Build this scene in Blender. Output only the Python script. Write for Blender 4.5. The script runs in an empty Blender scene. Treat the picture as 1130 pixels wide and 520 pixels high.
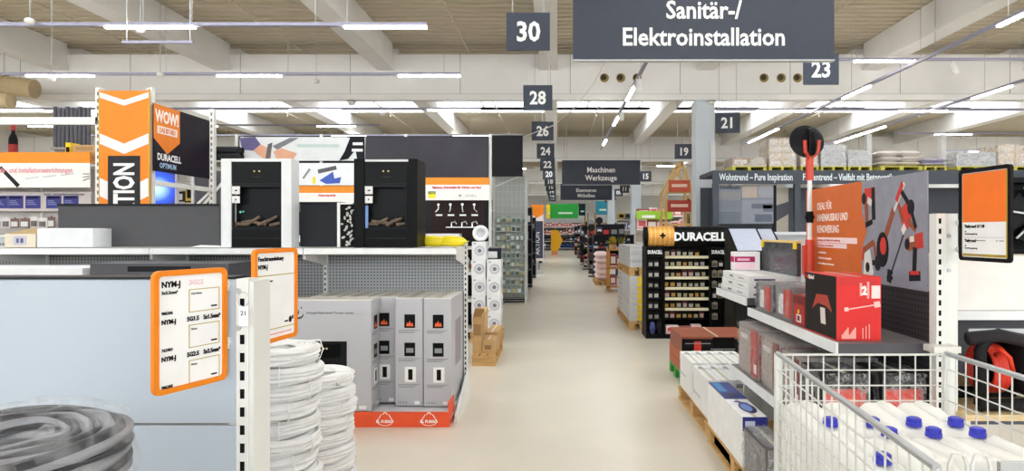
import bpy, math, random
from mathutils import Matrix, Vector
R = random.Random(7)
SC = bpy.context.scene
COL = SC.collection
PI = math.pi

# ---------------------------------------------------------------- camera, sky, exposure
FOC, VX, VY, CH = 700.0, 615.0, 256.0, 1.6      # focal length and vanishing point in a 1130x520 frame, eye height
cam_d = bpy.data.cameras.new('camera')
cam_d.sensor_width = 36.0
cam_d.lens = 36.0 * FOC / 1130.0
cam_d.shift_x = -(VX - 565.0) / 1130.0
cam_d.shift_y = (VY - 260.0) / 1130.0
cam_d.clip_end = 300
cam = bpy.data.objects.new('camera', cam_d)
cam.location = (0, 0, CH)
cam.rotation_euler = (PI / 2, 0, 0)
COL.objects.link(cam)
SC.camera = cam
w = bpy.data.worlds.new('daylight'); SC.world = w; w.use_nodes = True
w.node_tree.nodes['Background'].inputs[0].default_value = (0.9, 0.96, 1.0, 1)
w.node_tree.nodes['Background'].inputs[1].default_value = 3.6
SC.view_settings.view_transform = 'Standard'
SC.view_settings.look = 'None'
SC.view_settings.gamma = 1.0
SC.view_settings.use_curve_mapping = False
SC.view_settings.exposure = 0.8
LAMP = 24.0                                      # emission of the lamp tubes

def PX(px, Y): return (px - VX) * Y / FOC        # a pixel column at a known distance, in metres
def PZ(py, Y): return CH + (VY - py) * Y / FOC

# ---------------------------------------------------------------- materials
def lin(c):
    def f(u):
        u /= 255.0
        return u / 12.92 if u <= 0.04045 else ((u + 0.055) / 1.055) ** 2.4
    return (f(c[0]), f(c[1]), f(c[2]), 1)
_M = {}
def mat(name, c=(200, 200, 200), rough=.5, metal=0.0, noise=.06, nscale=9.0, emit=0, spec=.5, bump=0, bscale=40, stretch=None):
    if name in _M: return _M[name]
    m = bpy.data.materials.new(name); m.use_nodes = True
    nt = m.node_tree; b = nt.nodes['Principled BSDF']
    col = lin(c)
    b.inputs['Base Color'].default_value = col
    b.inputs['Roughness'].default_value = rough
    b.inputs['Metallic'].default_value = metal
    b.inputs['Specular IOR Level'].default_value = spec
    tc = nt.nodes.new('ShaderNodeTexCoord')
    src = tc.outputs['Object']
    if stretch:
        mp = nt.nodes.new('ShaderNodeMapping'); mp.inputs['Scale'].default_value = stretch
        nt.links.new(src, mp.inputs['Vector']); src = mp.outputs['Vector']
    if noise and not emit:
        n = nt.nodes.new('ShaderNodeTexNoise'); n.inputs['Scale'].default_value = nscale; n.inputs['Detail'].default_value = 5
        nt.links.new(src, n.inputs['Vector'])
        r = nt.nodes.new('ShaderNodeMapRange')
        r.inputs[1].default_value = .3; r.inputs[2].default_value = .7
        r.inputs[3].default_value = 1 - noise; r.inputs[4].default_value = 1 + noise
        nt.links.new(n.outputs['Fac'], r.inputs['Value'])
        x = nt.nodes.new('ShaderNodeVectorMath'); x.operation = 'SCALE'
        x.inputs[0].default_value = col[:3]
        nt.links.new(r.outputs['Result'], x.inputs['Scale'])
        nt.links.new(x.outputs['Vector'], b.inputs['Base Color'])
    if bump:
        n2 = nt.nodes.new('ShaderNodeTexNoise'); n2.inputs['Scale'].default_value = bscale; n2.inputs['Detail'].default_value = 3
        nt.links.new(src, n2.inputs['Vector'])
        bp = nt.nodes.new('ShaderNodeBump'); bp.inputs['Strength'].default_value = bump; bp.inputs['Distance'].default_value = .02
        nt.links.new(n2.outputs['Fac'], bp.inputs['Height'])
        nt.links.new(bp.outputs['Normal'], b.inputs['Normal'])
    if emit:
        b.inputs['Emission Color'].default_value = col
        b.inputs['Emission Strength'].default_value = emit
    _M[name] = m
    return m
def perforated(name, c, hole, axis, pitch=.03, rad=.26, rough=.5):
    """sheet metal with a grid of small punched holes; axis = the sheet's normal"""
    if name in _M: return _M[name]
    m = mat(name, c, rough, noise=0); nt = m.node_tree; b = nt.nodes['Principled BSDF']
    tc = [n for n in nt.nodes if n.type == 'TEX_COORD'][0]
    s = nt.nodes.new('ShaderNodeVectorMath'); s.operation = 'SCALE'; s.inputs['Scale'].default_value = 1 / pitch
    f = nt.nodes.new('ShaderNodeVectorMath'); f.operation = 'FRACTION'
    d = nt.nodes.new('ShaderNodeVectorMath'); d.operation = 'SUBTRACT'; d.inputs[1].default_value = (.5, .5, .5)
    k = nt.nodes.new('ShaderNodeVectorMath'); k.operation = 'MULTIPLY'
    k.inputs[1].default_value = (0, 1, 1) if axis == 'X' else (1, 0, 1)
    l = nt.nodes.new('ShaderNodeVectorMath'); l.operation = 'LENGTH'
    t = nt.nodes.new('ShaderNodeMath'); t.operation = 'LESS_THAN'; t.inputs[1].default_value = rad
    x = nt.nodes.new('ShaderNodeMix'); x.data_type = 'RGBA'
    x.inputs['A'].default_value = lin(c); x.inputs['B'].default_value = lin(hole)
    nt.links.new(tc.outputs['Object'], s.inputs[0]); nt.links.new(s.outputs[0], f.inputs[0])
    nt.links.new(f.outputs[0], d.inputs[0]); nt.links.new(d.outputs[0], k.inputs[0]); nt.links.new(k.outputs[0], l.inputs[0])
    nt.links.new(l.outputs['Value'], t.inputs[0]); nt.links.new(t.outputs[0], x.inputs['Factor'])
    nt.links.new(x.outputs['Result'], b.inputs['Base Color'])
    return m
def film_mat(name, tint=(235, 238, 242), see=.72, bscale=14, bump=1.0, spread=.28):
    """clear crumpled plastic film"""
    if name in _M: return _M[name]
    m = bpy.data.materials.new(name); m.use_nodes = True; nt = m.node_tree
    b = nt.nodes['Principled BSDF']; out = nt.nodes['Material Output']
    b.inputs['Base Color'].default_value = lin(tint); b.inputs['Roughness'].default_value = .12
    b.inputs['Specular IOR Level'].default_value = .9
    tc = nt.nodes.new('ShaderNodeTexCoord')
    n = nt.nodes.new('ShaderNodeTexNoise'); n.inputs['Scale'].default_value = bscale; n.inputs['Detail'].default_value = 6; n.inputs['Distortion'].default_value = 1.2
    nt.links.new(tc.outputs['Object'], n.inputs['Vector'])
    bp = nt.nodes.new('ShaderNodeBump'); bp.inputs['Strength'].default_value = bump; bp.inputs['Distance'].default_value = .06
    nt.links.new(n.outputs['Fac'], bp.inputs['Height']); nt.links.new(bp.outputs['Normal'], b.inputs['Normal'])
    r = nt.nodes.new('ShaderNodeMapRange'); r.inputs[1].default_value = .35; r.inputs[2].default_value = .68
    r.inputs[3].default_value = min(1, see + .12); r.inputs[4].default_value = see - spread
    nt.links.new(n.outputs['Fac'], r.inputs['Value'])
    tr = nt.nodes.new('ShaderNodeBsdfTransparent'); mx = nt.nodes.new('ShaderNodeMixShader')
    nt.links.new(r.outputs['Result'], mx.inputs['Fac']); nt.links.new(b.outputs[0], mx.inputs[1]); nt.links.new(tr.outputs[0], mx.inputs[2])
    nt.links.new(mx.outputs[0], out.inputs['Surface'])
    _M[name] = m
    return m
def C(r, g, b, rough=.5, metal=0.0, **k):
    """plain paint or print of one colour"""
    d = max(r, g, b) < 75
    return mat('paint_%d_%d_%d_%d' % (r, g, b, int(rough * 100)), (r * .72, g * .72, b * .72) if d else (r, g, b), rough, metal, noise=k.pop('noise', .04), spec=.1 if d else .45, **k)

WHITE = C(238, 238, 236, .45); OFFW = C(222, 220, 214, .5); BLACK = C(24, 24, 26, .45); DARK = C(52, 54, 60, .5)
CHAR = C(66, 67, 72, .6); ORANGE = C(240, 134, 10, .5); ORANGE2 = C(222, 92, 30, .5); RED = C(214, 28, 26, .4)
YEL = C(244, 208, 30, .5); GREYL = C(196, 198, 202, .5); GREYM = C(140, 142, 146, .5); SIGN = C(56, 62, 76, .6)
STEEL = mat('galvanised_steel', (190, 192, 195), .35, .7, noise=.08); WIRE = mat('chrome_wire', (214, 214, 210), .4, .25, noise=.03)
CARD = mat('cardboard', (196, 158, 108), .8, noise=.1, nscale=14); WOOD = mat('pallet_wood', (206, 164, 106), .75, noise=.2, nscale=6, stretch=(1, 9, 9))
PLY = mat('plywood', (222, 196, 150), .7, noise=.12, nscale=5, stretch=(2, 12, 12)); PAPER = C(246, 246, 246, .6)
BLUE = C(40, 62, 160, .4); PINK = C(214, 60, 110, .5); GREEN = C(30, 148, 52, .5); TEAL = C(30, 110, 140, .5)
POWDER = mat('white_powder_coat', (228, 228, 224), .4, noise=.02); PANELBLUE = mat('panel_blue_grey', (180, 190, 202), .38, noise=.015, nscale=3)
RAILM = mat('rail_lavender_grey', (160, 158, 178), .45, .2); TUBE = mat('lamp_tube_light', (253, 249, 243), .5, emit=LAMP)
FILM = film_mat('clear_film'); GLASS = None

# ---------------------------------------------------------------- mesh building
class MB:
    def __init__(s): s.v, s.f, s.m, s.T = [], [], [], Matrix.Identity(4)
    def add(s, vs, fs, m=0):
        n = len(s.v)
        s.v += [tuple(s.T @ Vector(p)) for p in vs]
        s.f += [tuple(i + n for i in q) for q in fs]
        s.m += [m] * len(fs); return s
    def box(s, x0, x1, y0, y1, z0, z1, m=0):
        return s.add([(x0, y0, z0), (x1, y0, z0), (x1, y1, z0), (x0, y1, z0), (x0, y0, z1), (x1, y0, z1), (x1, y1, z1), (x0, y1, z1)],
                     [(0, 3, 2, 1), (4, 5, 6, 7), (0, 1, 5, 4), (1, 2, 6, 5), (2, 3, 7, 6), (3, 0, 4, 7)], m)
    def cyl(s, p0, p1, r0, r1=None, n=12, m=0):
        r1 = r0 if r1 is None else r1
        p0, p1 = Vector(p0), Vector(p1); d = (p1 - p0).normalized()
        a = d.orthogonal().normalized(); b = d.cross(a)
        vs, fs = [], []
        for p, r in ((p0, r0), (p1, r1)):
            vs += [p + (a * math.cos(t) + b * math.sin(t)) * r for t in [2 * PI * i / n for i in range(n)]]
        for i in range(n): fs.append((i, (i + 1) % n, n + (i + 1) % n, n + i))
        fs += [tuple(reversed(range(n))), tuple(range(n, 2 * n))]
        return s.add(vs, fs, m)
    def tube(s, pts, r, n=6, closed=False, m=0):
        pts = [Vector(p) for p in pts]; k = len(pts); vs, fs = [], []; a = None
        for i, p in enumerate(pts):
            q0 = pts[(i - 1) % k] if (closed or i) else p
            q1 = pts[(i + 1) % k] if (closed or i < k - 1) else p
            d = (q1 - q0).normalized()
            a = d.orthogonal().normalized() if a is None else (a - d * a.dot(d)).normalized()
            b = d.cross(a)
            vs += [p + (a * math.cos(t) + b * math.sin(t)) * r for t in [2 * PI * j / n for j in range(n)]]
        for i in range(k if closed else k - 1):
            o, q = i * n, ((i + 1) % k) * n
            for j in range(n): fs.append((o + j, o + (j + 1) % n, q + (j + 1) % n, q + j))
        if not closed: fs += [tuple(reversed(range(n))), tuple(range((k - 1) * n, k * n))]
        return s.add(vs, fs, m)
    def lathe(s, prof, n=24, m=0, c=(0, 0, 0), closed=False, wob=None):
        vs, fs, k = [], [], len(prof)
        for i in range(n):
            t = 2 * PI * i / n
            for j, (r, z) in enumerate(prof):
                if wob: r, z = wob(r, z, t, j)
                vs.append((c[0] + r * math.cos(t), c[1] + r * math.sin(t), c[2] + z))
        for i in range(n):
            o, q = i * k, ((i + 1) % n) * k
            for j in range(k if closed else k - 1):
                fs.append((o + j, q + j, q + (j + 1) % k, o + (j + 1) % k))
        return s.add(vs, fs, m)
    def prism(s, poly, c0=0.0, c1=.002, F=None, m=0):
        """outline (a, b) in the plane of frame F, from depth c0 to c1 along its normal"""
        F = F or Matrix.Identity(4); n = len(poly)
        area = sum(poly[i][0] * poly[(i + 1) % n][1] - poly[(i + 1) % n][0] * poly[i][1] for i in range(n))
        if area < 0: poly = poly[::-1]
        vs = [F @ Vector((a, b, c0)) for a, b in poly] + [F @ Vector((a, b, c1)) for a, b in poly]
        fs = [tuple(reversed(range(n))), tuple(range(n, 2 * n))] + [(i, (i + 1) % n, n + (i + 1) % n, n + i) for i in range(n)]
        return s.add(vs, fs, m)
    def rect(s, a0, a1, b0, b1, c0=0.0, c1=.002, F=None, m=0):
        return s.prism([(a0, b0), (a1, b0), (a1, b1), (a0, b1)], c0, c1, F, m)
    def disc(s, a, b, ra, rb=None, c0=0.0, c1=.002, F=None, m=0, n=20, rot=0):
        rb = ra if rb is None else rb; cr, sr = math.cos(rot), math.sin(rot)
        P = [(ra * math.cos(2 * PI * i / n), rb * math.sin(2 * PI * i / n)) for i in range(n)]
        return s.prism([(a + x * cr - y * sr, b + x * sr + y * cr) for x, y in P], c0, c1, F, m)
    def bar(s, a0, b0, a1, b1, wd, c0=0.0, c1=.002, F=None, m=0, wd1=None):
        dx, dy = a1 - a0, b1 - b0; L = math.hypot(dx, dy); nx, ny = -dy / L / 2, dx / L / 2; w1 = wd if wd1 is None else wd1
        return s.prism([(a0 + nx * wd, b0 + ny * wd), (a0 - nx * wd, b0 - ny * wd), (a1 - nx * w1, b1 - ny * w1), (a1 + nx * w1, b1 + ny * w1)], c0, c1, F, m)
    def mesh(s, name, mats):
        me = bpy.data.meshes.new(name); me.from_pydata(s.v, [], s.f)
        for m in (mats if isinstance(mats, (list, tuple)) else [mats]): me.materials.append(m)
        me.polygons.foreach_set('material_index', s.m); me.update(); return me
    def build(s, name, mats, parent=None, loc=(0, 0, 0), smooth=False, bevel=0, rot=None):
        me = s.mesh(name, mats)
        if smooth: me.polygons.foreach_set('use_smooth', [True] * len(me.polygons))
        return put(name, me, parent, loc, bevel, rot)
def put(name, me, parent=None, loc=(0, 0, 0), bevel=0, rot=None):
    o = bpy.data.objects.new(name, me); COL.objects.link(o); o.location = loc
    if rot: o.rotation_euler = rot
    if parent is not None: o.parent = parent
    if bevel:
        b = o.modifiers.new('bevel', 'BEVEL'); b.width = bevel; b.segments = 2; b.limit_method = 'ANGLE'; b.angle_limit = .6
    return o
def tag(o, label, cat, group=None, kind=None):
    if label: o['label'] = label
    if cat: o['category'] = cat
    if group: o['group'] = group
    if kind: o['kind'] = kind
    return o
def struct(o): o['kind'] = 'structure'; return o
def thing(name, label, cat, loc=(0, 0, 0), rz=0.0, group=None):
    o = bpy.data.objects.new(name, None); COL.objects.link(o); o.empty_display_size = .1
    o.location = loc; o.rotation_euler = (0, 0, rz)
    return tag(o, label, cat, group)
def dup(o, loc=None, rz=None, label=None, parent=None, group=None):
    c = o.copy(); COL.objects.link(c); c.parent = parent
    if loc is not None: c.location = loc
    if rz is not None: c.rotation_euler = (c.rotation_euler[0], c.rotation_euler[1], rz)
    if label: c['label'] = label
    if group: c['group'] = group
    for ch in [k for k in o.children]: dup(ch, parent=c)
    return c
# frames: local x along the face, y up the face, z out of it
def frame(o, u, v):
    u, v = Vector(u), Vector(v); n = u.cross(v); F = Matrix.Identity(4)
    for i in range(3): F[i][0], F[i][1], F[i][2], F[i][3] = u[i], v[i], n[i], o[i]
    return F
def FS(x=0, y=0, z=0): return frame((x, y, z), (1, 0, 0), (0, 0, 1))      # faces the camera (-Y)
def FW(x=0, y=0, z=0): return frame((x, y, z), (0, -1, 0), (0, 0, 1))     # faces -X
def FE(x=0, y=0, z=0): return frame((x, y, z), (0, 1, 0), (0, 0, 1))      # faces +X
def FT(x=0, y=0, z=0): return frame((x, y, z), (1, 0, 0), (0, 1, 0))      # faces up
def text(body, size, a, b, F, m, parent, name='lettering', align='CENTER', sx=1.0, bold=.0, c=.003, rot=0.0):
    """printed lettering: flat glyph shapes laid on the face; size = cap height in metres"""
    cu = bpy.data.curves.new('glyphs', 'FONT'); cu.body = body; cu.align_x = align; cu.size = size / .69
    cu.offset = bold; cu.resolution_u = 2; cu.extrude = .0006; cu.space_line = .95
    t = bpy.data.objects.new('glyphs', cu); COL.objects.link(t)
    dg = bpy.context.evaluated_depsgraph_get()
    me = bpy.data.meshes.new_from_object(t.evaluated_get(dg)); me.name = name
    bpy.data.objects.remove(t); bpy.data.curves.remove(cu)
    me.transform(F @ Matrix.Translation((a, b, c)) @ Matrix.Rotation(rot, 4, 'Z') @ Matrix.Diagonal((sx, 1, 1, 1)))
    me.materials.clear(); me.materials.append(m)
    return put(name, me, parent)
# ================================================================ the hall
X0, X1, Y0, Y1, ZR = -24.0, 22.0, -9.0, 57.0, 6.06
FLOORM = mat('polished_screed', (211, 202, 186), .28, noise=.05, nscale=1.2, bump=.02, bscale=6)
DECK = mat('roof_deck', (204, 193, 170), .6, noise=.03, nscale=2)
CONC = mat('painted_concrete', (238, 236, 233), .7, noise=.03, nscale=1.5)
COLM = mat('column_paint', (206, 214, 222), .6, noise=.02)
struct(MB().box(X0, X1, Y0, Y1, -.1, 0).build('floor', FLOORM))
struct(MB().box(X0 - .2, X0, Y0, Y1, 0, 6.4).build('wall_left', CONC))
struct(MB().box(X1, X1 + .2, Y0, Y1, 0, 6.4).build('wall_right', CONC))
struct(MB().box(X0, X1, Y1, Y1 + .2, 0, 6.4).build('wall_back', CONC))
struct(MB().box(X0, X1, Y0 - .2, Y0, 0, 2.4).box(X0, X1, Y0 - .2, Y0, 5.0, 6.4).build('wall_front', CONC))  # unseen wall, added to hold back daylight from behind the camera; strip left open
# trapezoidal roof deck, ribs across the hall, with bands of roof light left open between the strips of deck
LIGHTS = [(-6.4, -4.4), (5.6, 8.0), (20.6, 23.7), (34.6, 37.2), (48.6, 51.0)]  # all but the band past the first girder are added to let daylight in
bands, y = [], Y0
for a, b in LIGHTS: bands.append((y, a)); y = b
bands.append((y, Y1))
for ya, yb in bands:
    m = MB(); prof, yy = [], ya
    while yy < yb - .01:
        prof += [(yy, ZR), (yy + .11, ZR), (yy + .14, ZR + .09), (yy + .22, ZR + .09)]; yy += .25
    prof.append((yb, ZR))
    prof = [(min(p, yb), q) for p, q in prof]
    vs = [(x, p, q) for x in (X0, X1) for p, q in prof]; k = len(prof)
    m.add(vs, [(i, i + 1, k + i + 1, k + i) for i in range(k - 1)])
    m.box(X0, X1, ya, yb, ZR + .1, ZR + .2)
    struct(m.build('ceiling', DECK))
ROOFGL = film_mat('roof_light_sheet', (250, 250, 250), .9, 1.0, 0)
for i, (ya, yb) in enumerate(LIGHTS):
    wd = struct(MB().box(X0, X1, ya - .04, ya, ZR, ZR + .3).box(X0, X1, yb, yb + .04, ZR, ZR + .3).build('window_%d' % (i + 1), CONC))
    fr = MB()
    x = X0
    while x < X1: fr.box(x, x + .06, ya, yb, ZR + .2, ZR + .27); x += 1.93
    fr.build('window_frame', CONC, wd)
    MB().box(X0, X1, ya, yb, ZR + .28, ZR + .285).build('pane', ROOFGL, wd)
# girders across the hall with their bottom flange, panel joints and duct holes
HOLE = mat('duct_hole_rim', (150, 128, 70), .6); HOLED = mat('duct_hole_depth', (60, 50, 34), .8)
ti = 0
for gi, gy in enumerate((15.0, 28.0, 41.0, 54.0)):
    ti += 1
    g = struct(MB().box(X0, X1, gy, gy + .45, 4.84, 5.8).box(X0, X1, gy - .1, gy + .08, 4.70, 4.84).build('trim_%d' % ti, CONC))
    MB().box(X0, X1, gy - .035, gy, 4.80, 4.86).build('flange_pipe', GREYM, g)
    x = X0 + .9
    while x < X1:
        MB().box(x, x + .012, gy - .004, gy, 4.86, 5.8).build('panel_joint', GREYM, g); x += 2.6
    if gi == 0:
        for hx in (667, 685, 703, 843, 862, 880):
            X = PX(hx, gy)
            h = MB().cyl((X, gy - .02, 5.24), (X, gy, 5.24), .105, n=20).build('duct_hole', HOLE, g)
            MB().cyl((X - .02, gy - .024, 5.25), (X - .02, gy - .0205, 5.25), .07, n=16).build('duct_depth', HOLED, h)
ys = [Y0, 15.0, 28.0, 41.0, 54.0]
for bx in (-15.6, -11.75, -7.9, -4.05, -.2, 3.5, 7.4, 11.2, 15.0):
    for k in range(len(ys) - 1):
        ti += 1
        a = ys[k] + (.45 if k else 0); b = ys[k + 1]
        struct(MB().box(bx - .16, bx + .16, a, b, 5.46, ZR - .005).box(bx - .2, bx + .2, a, b, 5.42, 5.50).build('trim_%d' % ti, CONC))
for cx in (3.47, -15.6, 15.0):
    for gy in (15.0, 28.0, 41.0):
        ti += 1
        struct(MB().box(cx - .22, cx + .22, gy - .14, gy + .36, 0, 4.70).build('trim_%d' % ti, COLM, bevel=.02))
struct(MB().box(X0, X1, Y1 - .03, Y1 - .002, 0, .12).build('baseboard_back', GREYM))
PIPE = mat('sprinkler_pipe_paint', (206, 196, 176), .5)
for i, px in enumerate((-13.7, -9.7, -6.0, -2.1, 1.4, 5.4, 9.4, 13.0)):
    nth = ('first', 'second', 'third', 'fourth', 'fifth', 'sixth', 'seventh', 'eighth')[i]
    t = thing('sprinkler_pipe', 'thin beige sprinkler pipe under the roof, %s counted from the left' % nth, 'pipe', (px, 2, ZR - .2), group='sprinkler pipes under the roof')
    MB().cyl((0, 0, 0), (0, 50, 0), .02, n=8).build('pipe', PIPE, t)
    for k in range(14):
        MB().cyl((0, k * 3.4 + 1.6, 0), (0, k * 3.4 + 1.6, .2), .008, n=6).build('hanger', PIPE, t)
        MB().lathe([(0, -.11), (.03, -.11), (.014, -.06), (.014, 0)], 8, c=(0, k * 3.4 + .4, 0)).build('sprinkler_head', PIPE, t)
# beige ventilation ducts high on the left
DUCT = mat('duct_beige', (190, 170, 132), .5, noise=.05)
for x, z, r, l in ((PX(30, 13.4), PZ(96, 13.4), .2, 'upper fat beige round duct hanging left of the roof beams'), (PX(-2, 12.6), PZ(108, 12.6), .16, 'lower thinner beige round duct at the far left under the roof')):
    t = thing('ventilation_duct', l, 'duct', (x, 13.4 if r > .18 else 12.7, z))
    MB().cyl((-5, -.3, .55), (0, .2, 0), r, n=20).build('duct_pipe', DUCT, t, smooth=False)
    MB().cyl((-.62, .13, .08), (-.56, .14, .074), r + .015, n=20).build('collar', DUCT, t)
    MB().cyl((-.6, .13, .06), (-.6, .13, ZR - z), .01, n=6).build('hanger', STEEL, t)

# ================================================================ lamps and hanging signs
def lamp_rail(label, axis, c, t0, t1, lits, z, wires, spots=(), group=None, far=False):
    """one suspended light track; axis X or Y; c = the other coordinate"""
    def q(t, dz=0.0, o=0.0): return (t - t0, o, dz) if axis == 'X' else (o, t - t0, dz)
    t = thing('lamp_rail', label, 'lamp', (t0, c, z) if axis == 'X' else (c, t0, z), group=group)
    def bx(mb, a, b, h, z0, z1): return mb.box(a - t0, b - t0, -h, h, z0, z1) if axis == 'X' else mb.box(-h, h, a - t0, b - t0, z0, z1)
    bx(MB(), t0, t1, .03, .0, .05).build('rail', RAILM, t)
    for a, b in lits: bx(MB(), a, b, .032, -.03, 0).build('lamp_tube', TUBE, t)
    for wv in wires: MB().cyl(q(wv, .05), q(wv, ZR - z), .006 if not far else .01, n=5).build('suspension_wire', STEEL, t)
    for sp in spots:
        s = MB().cyl(q(sp, 0), q(sp, -.08), .012, n=6).cyl(q(sp, -.06), q(sp + .06, -.24), .06, .065, n=14).build('spotlight', WHITE, t)
        MB().cyl(q(sp + .0601, -.241), q(sp + .062, -.245), .05, n=12).build('lens', C(250, 246, 230, .3), s)
    return t
def px_rail(label, Y, py, x0, x1, lits, wires, spots=()):
    z = PZ(py, Y)
    return lamp_rail(label, 'X', Y, PX(x0, Y), PX(x1, Y), [(PX(a, Y), PX(b, Y)) for a, b in lits], z, [PX(a, Y) for a in wires], [PX(a, Y) for a in spots])
px_rail('nearest long light track at the upper left, two tubes lit', 9.3, 29, -330, 471, [(-250, -150), (-110, -10), (117, 215), (380, 471)], [-300, -200, -60, 57, 158, 212, 348, 383])
px_rail('second long light track on the left above the white roof girder', 12.1, 83, -270, 508, [(-150, -80), (30, 103), (240, 310), (440, 508)], [-200, -100, 57, 183, 318, 490])
px_rail('light track in front of the girder on the right with a round spotlight', 12.1, 67, 875, 1400, [(943, 1014), (1180, 1250), (1320, 1390)], [945, 1016, 1032, 1124, 1300], [1052])
px_rail('third light track on the left just below the girder', 15.9, 121, -200, 530, [(-120, -60), (-14, 46), (320, 375), (472, 530)], [-100, 100, 280, 400, 500])
px_rail('light track on the right just below the girder', 15.9, 122, 790, 1330, [(836, 896), (992, 1045), (1180, 1230)], [800, 930, 1044, 1110, 1250])
px_rail('light track far left seen through the rack', 20, 139, -100, 420, [(32, 64), (200, 240), (350, 392)], [40, 230, 390])
px_rail('light track over the rear left gondolas, two tubes', 24.5, 150, 80, 570, [(120, 160), (366, 404), (500, 540)], [150, 380, 520])
px_rail('distant light track left of the number boards', 30, 172, 200, 590, [(440, 480), (540, 575)], [450, 560])
px_rail('most distant light track left of the number boards', 33.8, 186, 300, 590, [(480, 510), (550, 580)], [500, 570])
px_rail('light track at the right above the stacked pallets', 20, 148, 990, 1300, [(1032, 1072), (1150, 1190)], [1000, 1058, 1200])
px_rail('light track low behind the pallets at the right edge', 25, 167, 1040, 1240, [(1070, 1088), (1140, 1180)], [1060, 1100, 1200])
px_rail('distant light track right of the wide column', 34, 183, 700, 990, [(725, 755), (800, 840)], [720, 830])
px_rail('most distant light track behind the wooden frame', 42, 196, 690, 960, [(700, 730), (780, 810)], [720, 800])
lamp_rail('light track running along the middle aisle over the big signs', 'Y', 1.58, 4.0, 23.2, [(4.2, 5.4), (7.4, 8.6), (13.2, 14.4), (16.6, 17.8), (20.6, 21.8)], 4.6, [4.6, 8, 12, 16.2, 22], [12.2, 15.6])
lamp_rail('light track over the right side running toward the tile pallets', 'Y', 6.4, 3.0, 22, [(4, 5.2), (8, 9.2), (13, 14.2), (18.4, 21.2)], 4.6, [4, 9, 13.8, 18.6, 21])
lamp_rail('light track over the far right running toward the tile pallets', 'Y', 9.3, 3.0, 22, [(4, 5.2), (8, 9.2), (13, 14.2), (18.0, 21.2)], 4.6, [4, 9, 13.8, 18.6, 21])
lamp_rail('light track crossing over the camera position from left to right', 'X', 1.2, -6, 6, [(-5.5, -4.3), (-3.2, -2.0), (-.9, .3), (1.4, 2.6), (4.0, 5.2)], 4.6, [-5, -2, 1, 5])
lamp_rail('light track crossing just in front of the first aisle sign', 'X', 4.6, -8, 6, [(-7.5, -6.3), (-5.4, -4.2), (-3.2, -2.0), (3.0, 4.2)], 4.6, [-7, -4, 1, 5])
t = thing('hanging_bar', 'lavender grey bar hung on two wires at the upper left, unlit', 'bar', (PX(135, 8.6), 8.6, PZ(48, 8.6)))
L = PX(213, 8.6) - PX(135, 8.6)
MB().box(0, L, -.02, .02, 0, .035).build('bar', RAILM, t)
for a in (.06, L - .04): MB().cyl((a, 0, .035), (a, 0, ZR - PZ(48, 8.6)), .008, n=6).build('suspension_wire', STEEL, t)
DOME = C(240, 238, 232, .4)
for px, py, Y, r, l in ((388, 110, 14.86, .1, 'white round detector dome on the girder flange left of the aisle'), (785, 106, 14.86, .09, 'white round detector dome on the girder flange beside the column')):
    t = thing('detector_dome', l, 'detector', (PX(px, Y), Y, 4.70))
    MB().lathe([(0, -.14), (.07, -.12), (.1, -.07), (.1, -.02), (.06, 0), (0, 0)], 16).build('dome', DOME, t, smooth=True)
    MB().lathe([(.104, -.055), (.106, -.04), (.104, -.025)], 16).build('ring', GREYM, t)
for px, py, Y, l in ((33, 26, 9.3, 'small white camera under the nearest left light track'), (155, 36, 9.9, 'small white camera below the roof at the upper left'),
                     (57, 89, 12.1, 'small white camera at the left end of the second light track'), (177, 84, 12.1, 'small white camera between two lit tubes of the second track'),
                     (349, 91, 13, 'small white camera in front of the girder, left of the aisle'), (422, 127, 16.2, 'small white camera below the girder near the third track')):
    z = PZ(py, Y)
    Y -= .13; t = thing('small_camera', l, 'camera', (PX(px, Y), Y, z))
    MB().lathe([(0, -.05), (.05, -.045), (.07, 0), (.05, .03), (0, .035)], 12).build('housing', DOME, t, smooth=True)
    MB().cyl((0, 0, .03), (0, 0, ZR - z), .006, n=5).build('rod', STEEL, t)

ORD = ('nearest', 'second', 'third', 'fourth', 'fifth', 'sixth', 'seventh', 'eighth', 'ninth', 'tenth', 'farthest')
def number_sign(n, X, Y, which, rz=0.0, w_=.5, z0=3.69, h=.43):
    t = thing('aisle_number_sign', 'dark hanging number board reading %s, %s' % (n, which), 'sign', (X, Y, z0), rz)
    MB().box(-w_ / 2, w_ / 2, -.012, .012, 0, h).build('board', SIGN, t)
    text(n, h * .5, 0, h * .25, FS(0, -.012, 0), C(240, 240, 238, .6), t, sx=.9, bold=.009)
    for a in (-.2, .2): MB().cyl((a * w_ * 2 * .9, 0, h), (a * w_ * 2 * .9, 0, ZR - z0), .004 if Y < 12 else .007, n=5).build('suspension_wire', STEEL, t)
    return t
for i, n in enumerate((30, 28, 26, 24, 22, 20, 18, 16, 14, 12, 10)):
    number_sign(str(n), -.335, 7.3 + 3.6 * i, ORD[i] + ' in the row left of the department signs')
for i, (n, X, Y, rz) in enumerate((('23', 3.74, 9.0, 0), ('21', 3.6, 13.4, -.12), ('19', 3.62, 18.2, 0), ('15', 3.65, 26.3, 0), ('13', 3.65, 30.4, .1), ('11', 3.6, 34.0, 0), ('09', 3.6, 37.2, 0), ('07', 3.6, 41.9, 0), ('05', 3.6, 45, 0))):
    number_sign(n, X, Y, ORD[i] + ' in the row right of the department signs', rz)
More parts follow.
